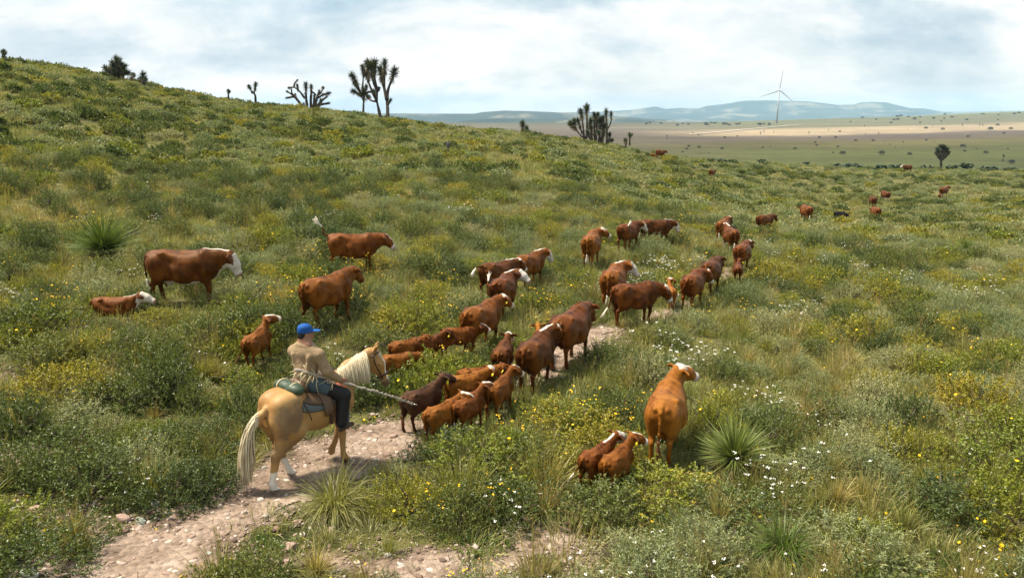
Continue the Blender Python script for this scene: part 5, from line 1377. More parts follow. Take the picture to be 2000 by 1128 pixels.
spots = [(1302,272,'yucca',9),(1365,289,'bush',5),(1345,287,'bush',4),(1415,270,'bush',4),(1485,263,'yucca',6),(1492,260,'yucca',6),(1511,260,'yucca',5),(1580,262,'yucca',6),(1618,256,'yucca',4),(1688,248,'yucca',5),(1716,263,'yucca',5),(1808,252,'bush',5),(1841,254,'bush',5),
  (1838,240,'yucca',6),(1879,247,'yucca',6),(1913,247,'yucca',6),(1919,247,'yucca',5),(1934,254,'bush',7),(1948,246,'bush',5),(1974,253,'bush',5),(1721,302,'bush',9),(1645,302,'bush',8),(1776,303,'bush',6),(1786,234,'bush',6),(1740,241,'bush',4),(1752,229,'bush',4),(1798,222,'bush',4),(1845,225,'bush',4),
  (1874,222,'bush',4),(1897,221,'bush',3),(1956,222,'yucca',5),(1990,222,'bush',4),(1610,236,'yucca',4),(1636,288,'bush',4),(1880,288,'bush',7),(1840,285,'bush',4),(1552,292,'bush',5),(1705,276,'bush',4),(1960,262,'bush',4),(1890,268,'bush',4),(1925,300,'bush',6),(1975,320,'bush',9),(1958,316,'yucca',15),(1600,270,'bush',4)]
spots += [(int(rs.uniform(1405, 1505)), 244 + rs.uniform(-1, 1.5), 'bush', rs.uniform(3, 5)) for _ in range(16)] + [(int(rs.uniform(1250, 1420)), 243 + rs.uniform(-2, 3), 'bush', rs.uniform(3, 4.5)) for _ in range(12)]
spots += [(int(rs.uniform(1320, 1990)), rs.uniform(245, 300), ('bush', 'bush', 'yucca')[rs.integers(0, 3)], rs.uniform(1.8, 4.5)) for _ in range(34)] + [(int(rs.uniform(1600, 1995)), rs.uniform(222, 240), 'bush', rs.uniform(2.5, 4.5)) for _ in range(26)]
for i, (px, py, kd, hpx) in enumerate(spots):
    p = GF(px, py); d = to_px(p)[2]
    H0 = 3.8 if kd == 'yucca' else 1.9
    sc = min(3.2, hpx / FPX * d / H0)
    o = tag(link('far_yucca' if kd == 'yucca' else 'far_bush', FT[kd][i % 3]), 'dark little yucca standing far out on the plain' if kd == 'yucca' else 'dark little round bush far out on the plain', 'yucca' if kd == 'yucca' else 'bush', 'far yuccas on the plain' if kd == 'yucca' else 'far bushes on the plain')
    o.location = (p[0], p[1], gz(p[0], p[1])); o.scale = (sc,) * 3; o.rotation_euler = (0, 0, i * 2.1)

# wind turbine
M_WHITE = simple('turbine_white', (0.62, 0.63, 0.65), 0.5, 0.3, 0.04)
M_TOWER = simple('turbine_grey', (0.42, 0.44, 0.48), 0.5, 0.3, 0.04)
def turbine(px, py, hubpx, tip_angles, label, yaw, dist=None, group=None):
    p = GF(px, py) if dist is None else CAMP + dist * ray(px, py)
    d = to_px(p)[2]
    H = hubpx / FPX * d; R = H * .62
    root = tag(empty('wind_turbine', (p[0], p[1], p[2]), yaw), label, 'wind turbine', group)
    link('tower', mesh_np('tower', *tube([(0, 0, -2), (0, 0, H * .5), (0, 0, H)], [H * .028, H * .022, H * .016], 16)), root, [M_TOWER])
    F_ = Field((-H * .1, -H * .05, H * .95), (H * .1, H * .05, H * 1.06), H * .006)
    F_.bone((-H * .03, 0, H * 1.005), (H * .065, 0, H * 1.005), (H * .02, H * .022), (H * .017, H * .018), k=H * .01, pw=4)
    link('nacelle', mesh_np('nacelle', *F_.mesh(1)), root, [M_WHITE])
    hub = tube([(-H * .072, 0, H * 1.005), (-H * .06, 0, H * 1.005), (-H * .035, 0, H * 1.005)], [H * .006, H * .018, H * .02], 12)
    link('hub', mesh_np('hub', *hub), root, [M_WHITE])
    for a in tip_angles:
        a = math.radians(a)
        s = Soup(); n = 12; V = []
        for k in range(n):
            u = k / (n - 1); ch = H * (.020 + .028 * math.sin(min(1, u * 4.5) * math.pi / 2)) * (1 - .82 * u) ; tw = .5 * (1 - u)
            for q, (cx_, th) in enumerate(((-.35, 0), (0, .12), (.65, 0), (0, -.1))):
                x = ch * cx_; y = ch * th * 1.6
                V.append((x * math.sin(tw) + y * math.cos(tw), x * math.cos(tw) - y * math.sin(tw), R * (.02 + .98 * u)))
        V = np.array(V); i = np.arange(n * 4).reshape(n, 4); j = np.roll(i, -1, 1)
        b = link('blade', mesh_np('blade', V, [np.stack([i[:-1], j[:-1], j[1:], i[1:]], -1).reshape(-1, 4), np.array([[0, 1, 2, 3], [n * 4 - 1, n * 4 - 2, n * 4 - 3, n * 4 - 4]])]), root, [M_TOWER])
        b.location = (-H * .05, 0, H * 1.005); b.rotation_euler = (a, 0, 0)
    return root
turbine(1517, 241, 62, (6, 129, 251), 'tall white wind turbine on the plain before the blue mountains', math.radians(75))
for px, py, h, ta in ((996, 216, 8, (10, 130, 250)), (1047, 216, 9, (50, 170, 290)), (1018, 217, 8, (90, 210, 330))):
    turbine(px, py, h, ta, 'tiny faint wind turbine on the distant plateau', math.radians(60), dist=5150, group='faint wind turbines on the plateau')

# the pale track across the plain
pts = [GF(px, py) for px, py in ((1346,263),(1400,259),(1450,254),(1500,249.5),(1540,245.5),(1565,243.5),(1600,243),(1640,242))]
pts = np.array([(p[0], p[1]) for p in pts]); u = np.linspace(0, len(pts) - 1, 90)
cx_, cy_ = np.interp(u, np.arange(len(pts)), pts[:, 0]), np.interp(u, np.arange(len(pts)), pts[:, 1])
tn = np.stack([np.gradient(cx_), np.gradient(cy_)], -1); tn = nrm_rows(tn); V = []
for i in range(90):
    for s_ in (-1, -.33, .33, 1):
        x, y = cx_[i] - tn[i, 1] * s_ * 3, cy_[i] + tn[i, 0] * s_ * 3
        V.append((x, y, gz(x, y) + .9))
i = np.arange(360).reshape(90, 4)
tag(link('road', mesh_np('road', V, np.stack([i[:-1, :-1], i[1:, :-1], i[1:, 1:], i[:-1, 1:]], -1).reshape(-1, 4)), mats=[simple('track_dust', (0.42, 0.38, 0.31), .95, .1, .1, .02)]), kind='structure')
# ------------------------------------------------------------------ the pasture: shrubs, grass, flowers, rosettes, rocks
M_GREEN = leaf_mat('dark_green_leaf', [(0, (0.053, 0.083, 0.019)), (0.5, (0.101, 0.128, 0.027)), (1, (0.174, 0.179, 0.038))], .55, .28, .3)
M_OLIVE = leaf_mat('olive_leaf', [(0, (0.127, 0.162, 0.018)), (0.45, (0.207, 0.226, 0.025)), (0.75, (0.281, 0.248, 0.027)), (1, (0.342, 0.269, 0.035))], .5, .32, .4)
M_SAGE = leaf_mat('sage_leaf', [(0, (0.144, 0.184, 0.074)), (0.5, (0.233, 0.255, 0.112)), (1, (0.333, 0.308, 0.155))], .45, .25, .3)
M_GRASS = leaf_mat('grass_blade', [(0, (0.131, 0.175, 0.042)), (0.4, (0.231, 0.233, 0.064)), (0.7, (0.351, 0.292, 0.109)), (1, (0.480, 0.366, 0.175))], .4, .35, .5)
M_BRIGHT = leaf_mat('bright_leaf', [(0, (0.07, 0.13, 0.02)), (0.5, (0.10, 0.165, 0.026)), (1, (0.15, 0.19, 0.03))], .5, .35)
M_TWIG = simple('grey_twig', (0.13, 0.10, 0.075), 0.9, 0.1, 0.3)
M_PETAL = simple('yellow_petal', (0.74, 0.44, 0.012), 0.6, 0.15, 0.2, 40)
M_WHITEF = simple('white_floret', (0.74, 0.72, 0.66), 0.7, 0.1, 0.12, 40)
M_SOTOL = leaf_mat('sotol_leaf', [(0, (0.10, 0.145, 0.034)), (1, (0.135, 0.17, 0.045))], .45, .2, None, .5, .025)
def leaves(p, d, L, Wd, rs, tintg):
    n = len(p)
    s = np.cross(d, rs.normal(0, 1, (n, 3))); s /= np.linalg.norm(s, axis=1)[:, None] + 1e-9
    L = np.broadcast_to(L, n)[:, None]; Wd = np.broadcast_to(Wd, n)[:, None]
    V = np.stack([p, p + d * L * .45 - s * Wd * .5, p + d * L, p + d * L * .45 + s * Wd * .5], 1).reshape(-1, 3)
    q = np.arange(n * 4).reshape(n, 4)
    C = np.zeros((n, 4, 4)); C[..., 0] = rs.uniform(0, 1, n)[:, None]; C[..., 1] = np.broadcast_to(tintg, n)[:, None]; C[..., 3] = 1
    return V, q, C.reshape(-1, 4)
def shrub_mesh(seed, R, H, sprigs, per, L, Wd, slen, up, mat, twigs=18, lobes=4, bloom=0.0, core=0.45):
    rs = np.random.default_rng(seed); s = Soup()
    lob = [(sphere_dirs(1, rs, .1, .9)[0], rs.uniform(.7, 1.15)) for _ in range(lobes)]
    d = sphere_dirs(sprigs, rs, -.08, 1.0)
    ext = np.full(sprigs, .74)
    for c, k in lob: ext = np.maximum(ext, k * np.clip(1 - 1.1 * (1 - d @ c), 0, 1) ** .6)
    ext *= rs.uniform(.72, 1.0, sprigs)
    tip = d * np.array([R, R, H]) * ext[:, None]
    tip[:, 2] = np.maximum(tip[:, 2], .04)
    ax = nrm_rows(d * np.array([1, 1, .8]) + rs.normal(0, .38, (sprigs, 3)) + np.array([0, 0, up]))
    b0 = tip - ax * slen * rs.uniform(.6, 1.1, sprigs)[:, None]
    inner = rs.uniform(0, 1, sprigs) < core
    b0[inner] *= rs.uniform(.45, .8, inner.sum())[:, None]
    u = rs.uniform(0, 1, (sprigs, per))
    P_ = (b0[:, None] + ax[:, None] * (u * slen)[..., None]).reshape(-1, 3)
    D_ = nrm_rows(np.repeat(ax, per, 0) * .8 + rs.normal(0, .75, (sprigs * per, 3)))
    g = np.clip(np.repeat(rs.uniform(-.3, .8, sprigs), per), 0, 1) * u.ravel()
    ok = P_[:, 2] > .01
    V, q, C = leaves(P_[ok], D_[ok], L * rs.uniform(.6, 1.15, ok.sum()), Wd * rs.uniform(.7, 1.15, ok.sum()), rs, g[ok])
    s.add(V, q, 0, C)
    for i in rs.integers(0, sprigs, twigs):
        m = tip[i] * .5 + rs.normal(0, .04, 3) * R; s.add(*tube([tip[i] * vec(.05, .05, 0), m, tip[i] * .97], [.010 * R / .6, .007 * R / .6, .003], 3, False), 1)
    if bloom:
        k = int(sprigs * bloom)
        for i in rs.choice(sprigs, k, replace=False):
            s.add(*disc(tip[i] + vec(0, 0, .03), nrm(d[i] + vec(0, -.3, .6)), rs.uniform(.014, .024)), 2)
    return s.mesh('shrub', [mat, M_TWIG, M_PETAL], False, 'tint')
def disc(c, n, r, k=6):
    u = nrm(np.cross(n, (.3, .9, .1))); w = np.cross(n, u); a = np.arange(k) * 2 * math.pi / k
    V = np.vstack([c + n * r * .25, c + r * (np.cos(a)[:, None] * u + np.sin(a)[:, None] * w)])
    return V, np.array([[0, 1 + i, 1 + (i + 1) % k] for i in range(k)])
def tussock_mesh(seed, n, L, spread, width, mat, droop=.9, seeds=0, r0=.07, dead=.12, lean=.55):
    rs = np.random.default_rng(seed); s = Soup()
    a = rs.uniform(0, 6.283, n); tl = np.abs(rs.normal(0, lean, n)).clip(0, 1.35)
    d = np.stack([np.sin(tl) * np.cos(a), np.sin(tl) * np.sin(a), np.cos(tl)], -1)
    b = np.stack([np.cos(a), np.sin(a), 0 * a], -1) * (r0 * rs.uniform(0, 1, n) ** .5)[:, None]
    dd = (rs.uniform(0, 1, n) < dead) * rs.uniform(.5, 1, n)
    V, q, C = blades(b, d, L * rs.uniform(.5, 1.1, n), width, rs, droop * rs.uniform(.4, 1.3, n), 3, None, .7, dd)
    s.add(V, q, 0, C)
    for i in range(seeds):
        t0 = abs(rs.normal(0, .22)); az_ = rs.uniform(0, 6.28); h = L * rs.uniform(1.0, 1.5)
        dv = vec(math.sin(t0) * math.cos(az_), math.sin(t0) * math.sin(az_), math.cos(t0)); p1 = dv * h
        V, F_ = tube([vec(0, 0, 0), p1 * .6, p1], [.003, .0025, .002], 3, False); c = np.zeros((len(V), 4)); c[:] = (.9, .6, .5, 1); s.add(V, F_, 0, c)
        V, q, C = leaves(np.repeat(p1[None], 9, 0) - np.outer(rs.uniform(0, .16, 9), dv), nrm_rows(dv + rs.normal(0, .3, (9, 3))), .06, .012, rs, 1.0); C[:, 2] = .6; s.add(V, q, 0, C)
    return s.mesh('tussock', [mat], False, 'tint')
def flower_mesh(seed, kind, n=16):
    rs = np.random.default_rng(seed); s = Soup()
    for i in range(n):
        a = rs.uniform(0, 6.28); r = .38 * math.sqrt(rs.uniform()); h = rs.uniform(.28, .62) if kind == 'yellow' else rs.uniform(.30, .55)
        b = vec(r * math.cos(a), r * math.sin(a), 0); tp = b * 1.25 + vec(rs.normal(0, .05), rs.normal(0, .05), h)
        V, F_ = tube([b, (b + tp) / 2 + vec(rs.normal(0, .02), rs.normal(0, .02), 0), tp], [.0035, .003, .0025], 3, False)
        c = np.zeros((len(V), 4)); c[:] = (.4, .1, 0, 1); s.add(V, F_, 0, c)
        V, q, C = leaves(b + (tp - b) * rs.uniform(.1, .85, 10)[:, None], nrm_rows(rs.normal(0, 1, (10, 3)) + vec(0, 0, .5)), .055, .014, rs, .1); s.add(V, q, 0, C)
        if kind == 'yellow':
            for k in range(rs.integers(1, 4)):
                s.add(*disc(tp + vec(*rs.normal(0, .025, 2), rs.uniform(0, .02)), nrm(vec(*rs.normal(0, .45, 2), 1)), rs.uniform(.009, .016)), 1)
        else:
            R = rs.uniform(.014, .032)
            for k in range(10):
                o_ = rs.normal(0, 1, 2); o_ *= R * rs.uniform(0, 1) ** .5 / (np.linalg.norm(o_) + 1e-6)
                s.add(*disc(tp + vec(o_[0], o_[1], rs.uniform(-.006, .01)), nrm(vec(*rs.normal(0, .35, 2), 1)), rs.uniform(.006, .010), 5), 1)
    return s.mesh('flower', [M_GREEN, M_PETAL if kind == 'yellow' else M_WHITEF], False, 'tint')
# prototypes: (mesh, radius)
SHRUBS = {
 'green': [shrub_mesh(1, .66, .78, 330, 26, .036, .015, .19, .5, M_GREEN, core=.25, lobes=6), shrub_mesh(2, .74, .66, 360, 26, .034, .014, .20, .35, M_GREEN, core=.25, lobes=7), shrub_mesh(3, .58, .86, 300, 28, .040, .014, .22, .8, M_GREEN, core=.25, lobes=5)],
 'olive': [shrub_mesh(4, .70, .58, 360, 24, .038, .018, .15, .4, M_OLIVE, bloom=.03, core=.2, lobes=6), shrub_mesh(5, .64, .54, 330, 24, .034, .015, .17, .5, M_OLIVE, bloom=.015, core=.2, lobes=6)],
 'sage': [shrub_mesh(6, .66, .64, 380, 26, .038, .009, .19, .9, M_SAGE, 24, core=.2, lobes=6), shrub_mesh(7, .58, .56, 340, 28, .034, .008, .20, .7, M_SAGE, 30, core=.2, lobes=5)],
}
TUSS = [tussock_mesh(11, 170, .55, .4, .010, M_GRASS, 1.0, 3), tussock_mesh(12, 130, .70, .4, .009, M_GRASS, .8, 7), tussock_mesh(13, 190, .42, .5, .010, M_GRASS, 1.2, 0, .12), tussock_mesh(14, 110, .60, .3, .008, M_GRASS, .7, 9, .16, .25)]
HERB = [shrub_mesh(21, .26, .20, 46, 12, .036, .018, .10, .5, M_BRIGHT, 0), shrub_mesh(22, .24, .17, 40, 12, .032, .014, .09, .6, M_OLIVE, 0, bloom=.06), shrub_mesh(23, .28, .22, 50, 12, .036, .010, .12, .8, M_SAGE, 2), shrub_mesh(24, .26, .22, 46, 12, .034, .014, .12, .6, M_GREEN, 2)]
YEL = [flower_mesh(31, 'yellow'), flower_mesh(32, 'yellow', 24), flower_mesh(33, 'yellow', 10)]
WHI = [flower_mesh(41, 'white', 13), flower_mesh(42, 'white', 20), flower_mesh(43, 'white', 9)]
# far stand-ins for distance: same plants with fewer, larger leaves
FARS = {'green': [shrub_mesh(51, .75, 0.62, 150, 14, .11, .05, .20, .4, M_GREEN, 0, core=.15), shrub_mesh(52, .85, 0.53, 160, 14, .10, .05, .20, .3, M_GREEN, 0, core=.15)],
        'olive': [shrub_mesh(53, .85, 0.45, 150, 14, .10, .055, .18, .3, M_OLIVE, 0, core=.15), shrub_mesh(54, .75, 0.48, 140, 14, .10, .05, .18, .3, M_OLIVE, 0, core=.15)],
        'sage': [shrub_mesh(55, .80, 0.50, 160, 14, .11, .035, .2, .6, M_SAGE, 0, core=.15), shrub_mesh(56, .75, 0.46, 150, 14, .10, .035, .18, .6, M_SAGE, 0, core=.15)]}
M_STRAW = leaf_mat('pale_short_grass', [(0, (0.138, 0.185, 0.049)), (0.4, (0.218, 0.241, 0.076)), (0.75, (0.310, 0.297, 0.119)), (1, (0.391, 0.353, 0.167))], .4, .35, .4)
FART = [tussock_mesh(61, 60, .50, .4, .030, M_STRAW, 1.0, 0, .25, .2, .5), tussock_mesh(62, 60, .42, .4, .034, M_GRASS, 1.1, 0, .3, .2, .6)]

TURF = [tussock_mesh(81, 150, .24, .5, .008, M_STRAW, 1.0, 2, .34, .15, .6), tussock_mesh(82, 150, .20, .5, .008, M_STRAW, 1.1, 0, .38, .15, .7), tussock_mesh(83, 130, .30, .5, .008, M_STRAW, .9, 4, .30, .2, .5)]
def scatter(cell, r0, r1, seed, azmax=0.80):
    rs = np.random.default_rng(seed)
    gx = np.arange(-r1 * math.sin(azmax), r1 * math.sin(azmax), cell); gy = np.arange(0, r1, cell)
    X_, Y_ = np.meshgrid(gx, gy)
    X_ = X_.ravel() + rs.uniform(-.5, .5, X_.size) * cell; Y_ = Y_.ravel() + rs.uniform(-.5, .5, Y_.size) * cell
    r = np.hypot(X_, Y_); k = (r > r0) & (r < r1) & (np.abs(np.arctan2(X_, Y_)) < azmax)
    return X_[k], Y_[k], rs
AN = np.array([[a['p'][0], a['p'][1], a['r'], a['az']] for a in ANIMALS]) if ANIMALS else np.zeros((0, 4))
def clear_of_animals(x, y, rad):
    """signed room left to the nearest animal's footprint (an ellipse along its heading)"""
    m = np.full(len(x), 99.0)
    for ax, ay, r, th in AN:
        dx, dy = x - ax, y - ay
        u = dx * math.cos(th) + dy * math.sin(th); v = -dx * math.sin(th) + dy * math.cos(th)
        m = np.minimum(m, np.hypot(u / 1.0, v / .5) - r)
    return m - rad
AD = [(math.atan2(a['p'][0], a['p'][1]), math.hypot(a['p'][0], a['p'][1]), a['r']) for a in ANIMALS]
def hides_animal(x, y):
    """trampled ground on the near side of each animal: no tall shrub there"""
    a, r = np.arctan2(x, y), np.hypot(x, y); m = np.zeros(len(x), bool)
    for aa, rr_, s in AD: m |= (np.abs(a - aa) * rr_ < s * .95) & (r < rr_) & (r > rr_ - (2.0 if rr_ < 45 else 3.5 if rr_ < 90 else 6))
    return m
def kind_field(x, y):
    """which plants prevail where: patches some metres wide"""
    a = fbm(x / 5.5, y / 5.5, 71, 3); b = fbm(x / 9, y / 9, 81, 3)
    return a, b
PLANTS = {}                                                # name -> list of (x, y, z, rotz, scale xyz, variant, apparent size)
def put(key, x, y, rs, smin, smax, nvar, sink=.03, flat=None, size=1.0):
    if len(x) == 0: return
    z = ground(x, y) - sink
    s = rs.uniform(smin, smax, len(x)) * size
    f = s * (rs.uniform(.8, 1.15, len(x)) if flat is None else flat)
    PLANTS.setdefault(key, []).append(np.stack([x, y, z, rs.uniform(0, 6.28, len(x)), s, f, rs.integers(0, nvar, len(x))], -1))
SPECIAL = []
for px, py, r in [(205,508,1.0),(1430,905,.75),(1560,470,.5),(1885,492,.5),(640,1010,.55),(1530,1075,.5),(1560,1085,.3),(745,705,1.0),(520,945,.6)]:
    p = G(px, py); SPECIAL.append((p[0], p[1], r))
def clear_special(x, y):
    m = np.full(len(x), 9.0)
    for a, b, r in SPECIAL: m = np.minimum(m, np.hypot(x - a, y - b) - r)
    return m
# shrubs by distance band
for cell, r0, r1, seed, far_ in ((.80, 7.0, 26, 1, 0), (.95, 26, 48, 2, 0), (1.1, 48, 95, 3, 1), (1.6, 95, 190, 4, 1)):
    x, y, rs = scatter(cell, r0, r1, seed)
    a, b = kind_field(x, y); bb = bare(x, y)
    left = sstep(.1, -.35, np.arctan2(x, y))               # lusher and darker to the left, paler grass to the right
    cl = fbm(x / 2.6, y / 2.6, 111, 2)
    dens = .58 + .20 * sstep(.42, .6, b) + .08 * left - .12 * sstep(.60, .42, b) + .50 * (sstep(.38, .62, cl) - .5)
    keep = (rs.uniform(0, 1, len(x)) < dens) & (bb < -.35) & (clear_of_animals(x, y, .12) > 0) & ~hides_animal(x, y) & (clear_special(x, y) > .25)
    x, y, a, b, left, bb = x[keep], y[keep], a[keep], b[keep], left[keep], bb[keep]
    u = rs.uniform(0, 1, len(x)) + (a - .5) * 1.6 - .18 * left + .05
    for kd, m in (('green', u < .36), ('olive', (u >= .36) & (u < (.50 if far_ else .60))), ('sage', u >= (.50 if far_ else .60))):
        put(kd + ('_far' if far_ else ''), x[m], y[m], rs, .75, 1.60, len(FARS[kd] if far_ else SHRUBS[kd]), size=1.0 if far_ else (0.92 if r0 < 10 else 1.0))
# grass
for cell, r0, r1, seed, far_, keepp in ((.42, 6.8, 22, 11, 0, .34), (.62, 22, 42, 12, 0, .40), (.85, 42, 85, 13, 1, .75), (1.6, 85, 185, 14, 1, .65)):
    x, y, rs = scatter(cell, r0, r1, seed)
    a, b = kind_field(x, y); bb = bare(x, y)
    keep = (rs.uniform(0, 1, len(x)) < keepp * (.55 + .9 * sstep(.62, .38, b))) & ((bb < -.08) | ((bb < .5) & (rs.uniform(0, 1, len(x)) < .05))) & (clear_special(x, y) > .05)
    x, y = x[keep], y[keep]
    ca = clear_of_animals(x, y, 0.0)
    sz = np.where((ca < 0) | hides_animal(x, y), .55, 1.0)
    put('grass_far' if far_ else 'grass', x, y, rs, .45, 1.0, len(FART if far_ else TUSS), size=sz)
# short pale turf in the gaps
for cell, r0, r1, seed, keepp in ((.34, 6.8, 24, 51, .50), (.5, 24, 48, 52, .68), (.85, 48, 95, 53, .8)):
    x, y, rs = scatter(cell, r0, r1, seed)
    bb = bare(x, y); az_ = np.arctan2(x, y)
    keep = (rs.uniform(0, 1, len(x)) < keepp * (.62 + .38 * sstep(-.3, .1, az_))) & ((bb < -.1) | ((bb < .25) & (rs.uniform(0, 1, len(x)) < .12)))
    put('turf', x[keep], y[keep], rs, .7 if r0 < 40 else 1.1, 1.4 if r0 < 40 else 2.0, len(TURF))
# low herbs between
for cell, r0, r1, seed, keepp in ((.24, 6.8, 15, 21, .55), (.34, 15, 28, 22, .5), (.5, 28, 48, 23, .5)):
    x, y, rs = scatter(cell, r0, r1, seed)
    bb = bare(x, y)
    keep = (rs.uniform(0, 1, len(x)) < keepp) & ((bb < -.02) | ((bb < .35) & (rs.uniform(0, 1, len(x)) < .10)))
    x, y = x[keep], y[keep]
    put('herb', x, y, rs, .45, 1.1, len(HERB), size=np.where((clear_of_animals(x, y, 0.0) < 0) | hides_animal(x, y), .55, 1.0))
# flowers in drifts
for cell, r0, r1, seed, k in ((.55, 7, 24, 31, 0), (.95, 24, 48, 32, 0), (1.7, 48, 110, 33, 0)):
    x, y, rs = scatter(cell, r0, r1, seed)
    f = fbm(x / 4.2, y / 4.2, 91, 3); left = sstep(.15, -.2, np.arctan2(x, y))
    keep = (rs.uniform(0, 1, len(x)) < .012 + .12 * sstep(.56 - .04 * left, .68, f)) & (bare(x, y) < -.25) & (clear_of_animals(x, y, .1) > 0) & (clear_special(x, y) > .1)
    put('yellow', x[keep], y[keep], rs, .7, 1.35, 3)
for cell, r0, r1, seed in ((.7, 7, 24, 41), (1.0, 24, 45, 42)):
    x, y, rs = scatter(cell, r0, r1, seed)
    f = fbm(x / 3.2, y / 3.2, 101, 3); az_ = np.arctan2(x, y)
    right = sstep(-.02, .22, az_)
    keep = (rs.uniform(0, 1, len(x)) < (.03 + .30 * sstep(.52, .64, f)) * (.22 + .78 * right)) & (bare(x, y) < -.25) & (clear_of_animals(x, y, .1) > 0) & (clear_special(x, y) > .1)
    put('white', x[keep], y[keep], rs, .8, 1.35, 3)
PLANTS = {k: np.concatenate(v) for k, v in PLANTS.items()}

def stuff_instances(name, protos, arr, label=None):
    """one object: the plants of a kind nobody could count, each a linked copy placed by geometry nodes"""
    ng = bpy.data.node_groups.new(name, 'GeometryNodeTree')
    ng.interface.new_socket('Geometry', in_out='INPUT', socket_type='NodeSocketGeometry')
    ng.interface.new_socket('Geometry', in_out='OUTPUT', socket_type='NodeSocketGeometry')
    gi, go = ng.nodes.new('NodeGroupInput'), ng.nodes.new('NodeGroupOutput')
    jn = ng.nodes.new('GeometryNodeJoinGeometry')
    for p in protos:
        oi = ng.nodes.new('GeometryNodeObjectInfo'); oi.inputs['Object'].default_value = p; oi.inputs['As Instance'].default_value = True
        ng.links.new(oi.outputs['Geometry'], jn.inputs[0])
    ip = ng.nodes.new('GeometryNodeInstanceOnPoints')
    ip.inputs['Pick Instance'].default_value = True
    def na(n, t):
        a = ng.nodes.new('GeometryNodeInputNamedAttribute'); a.data_type = t; a.inputs[0].default_value = n; return a.outputs[0]
    m2p = ng.nodes.new('GeometryNodeMeshToPoints')
    ng.links.new(gi.outputs[0], m2p.inputs[0])
    ng.links.new(m2p.outputs[0], ip.inputs['Points']); ng.links.new(jn.outputs[0], ip.inputs['Instance'])
    ng.links.new(na('var', 'INT'), ip.inputs['Instance Index']); ng.links.new(na('rot', 'FLOAT_VECTOR'), ip.inputs['Rotation']); ng.links.new(na('scl', 'FLOAT_VECTOR'), ip.inputs['Scale'])
    ng.links.new(ip.outputs[0], go.inputs[0])
    me = bpy.data.meshes.new(name)
    me.vertices.add(len(arr)); me.vertices.foreach_set('co', arr[:, :3].astype(np.float32).ravel())
    rot = np.zeros((len(arr), 3), np.float32); rot[:, 2] = arr[:, 3]; rot[:, :2] = np.random.default_rng(5).normal(0, .06, (len(arr), 2))
    for n, t, v in (('rot', 'FLOAT_VECTOR', rot), ('scl', 'FLOAT_VECTOR', np.stack([arr[:, 4], arr[:, 4], arr[:, 5]], -1))):
        me.attributes.new(n, t, 'POINT').data.foreach_set('vector', v.astype(np.float32).ravel())
    me.attributes.new('var', 'INT', 'POINT').data.foreach_set('value', arr[:, 6].astype(np.int32))
    o = tag(link(name, me), label, kind='stuff')
    o.modifiers.new('plants', 'NODES').node_group = ng
    return o
def place(name, me, row, label, cat, group):
    o = tag(link(name, me), label, cat, group)
    o.location = row[:3]; o.rotation_euler = (0, 0, row[3]); o.scale = (row[4], row[4], row[5])
    return o
BIG = [(960,925,'olive',1.7,1.3),(880,908,'green',1.4,1.1),(1040,915,'green',1.4,1.1),(800,775,'olive',1.25,1.35),(850,768,'olive',1.4,1.6),(900,757,'olive',1.35,1.75),(935,750,'green',1.15,1.4),(760,762,'green',1.1,1.1),(170,965,'green',1.5,1.2),(330,985,'green',1.3,1.1),(110,905,'green',1.6,1.3),(270,905,'sage',1.4,1.1),(400,960,'green',1.1,.9),(60,1105,'green',1.4,1.0),
  (465,660,'green',1.6,1.3),(400,672,'green',1.5,1.2),(570,655,'green',1.4,1.2),(320,720,'green',1.5,1.2),(330,770,'sage',1.6,1.1),(60,640,'green',1.7,1.3),(90,720,'green',1.6,1.2),(190,668,'olive',1.2,.8),(735,672,'green',1.3,1.1),(1170,1010,'green',1.5,.9),(1260,965,'olive',1.5,.8),(1330,962,'olive',1.4,.75),
  (1120,840,'olive',1.5,.9),(1060,812,'olive',1.3,.8),(1450,1010,'green',1.6,.9),(1800,700,'olive',1.5,.8),(1700,880,'sage',1.6,.9),(1880,840,'sage',1.6,.9),(1960,930,'olive',1.8,1.0),(1290,668,'green',1.4,.8),(1700,1090,'sage',1.6,.9),(1240,1100,'sage',1.3,1.0),(1620,820,'green',1.5,.8),(1560,930,'sage',1.5,.85),(1840,1000,'green',1.6,.9),
  (400,300,'green',2.4,1.5),(330,235,'green',2.2,1.4),(260,335,'green',2.4,1.3),(500,400,'green',2.0,1.4),(590,470,'green',1.8,1.3),(310,625,'olive',.9,.6),(205,642,'green',.85,.5),(180,225,'sage',2.6,1.3),(600,300,'sage',2.2,1.2),(850,330,'green',2.2,1.2),(760,400,'sage',1.9,1.1),(880,460,'green',1.7,1.0),(470,740,'olive',1.1,.7),(230,780,'green',1.5,1.1),(140,830,'sage',1.5,1.1)]
for kd in ('green', 'olive', 'sage'):
    rows = []
    for i, (px, py, k, s_, f_) in enumerate(BIG):
        if k == kd:
            p = G(px, py); rows.append([p[0], p[1], p[2] - .04, i * 1.9, s_, f_, i % len(SHRUBS[kd])])
    PLANTS[kd] = np.vstack([PLANTS[kd], np.array(rows)])
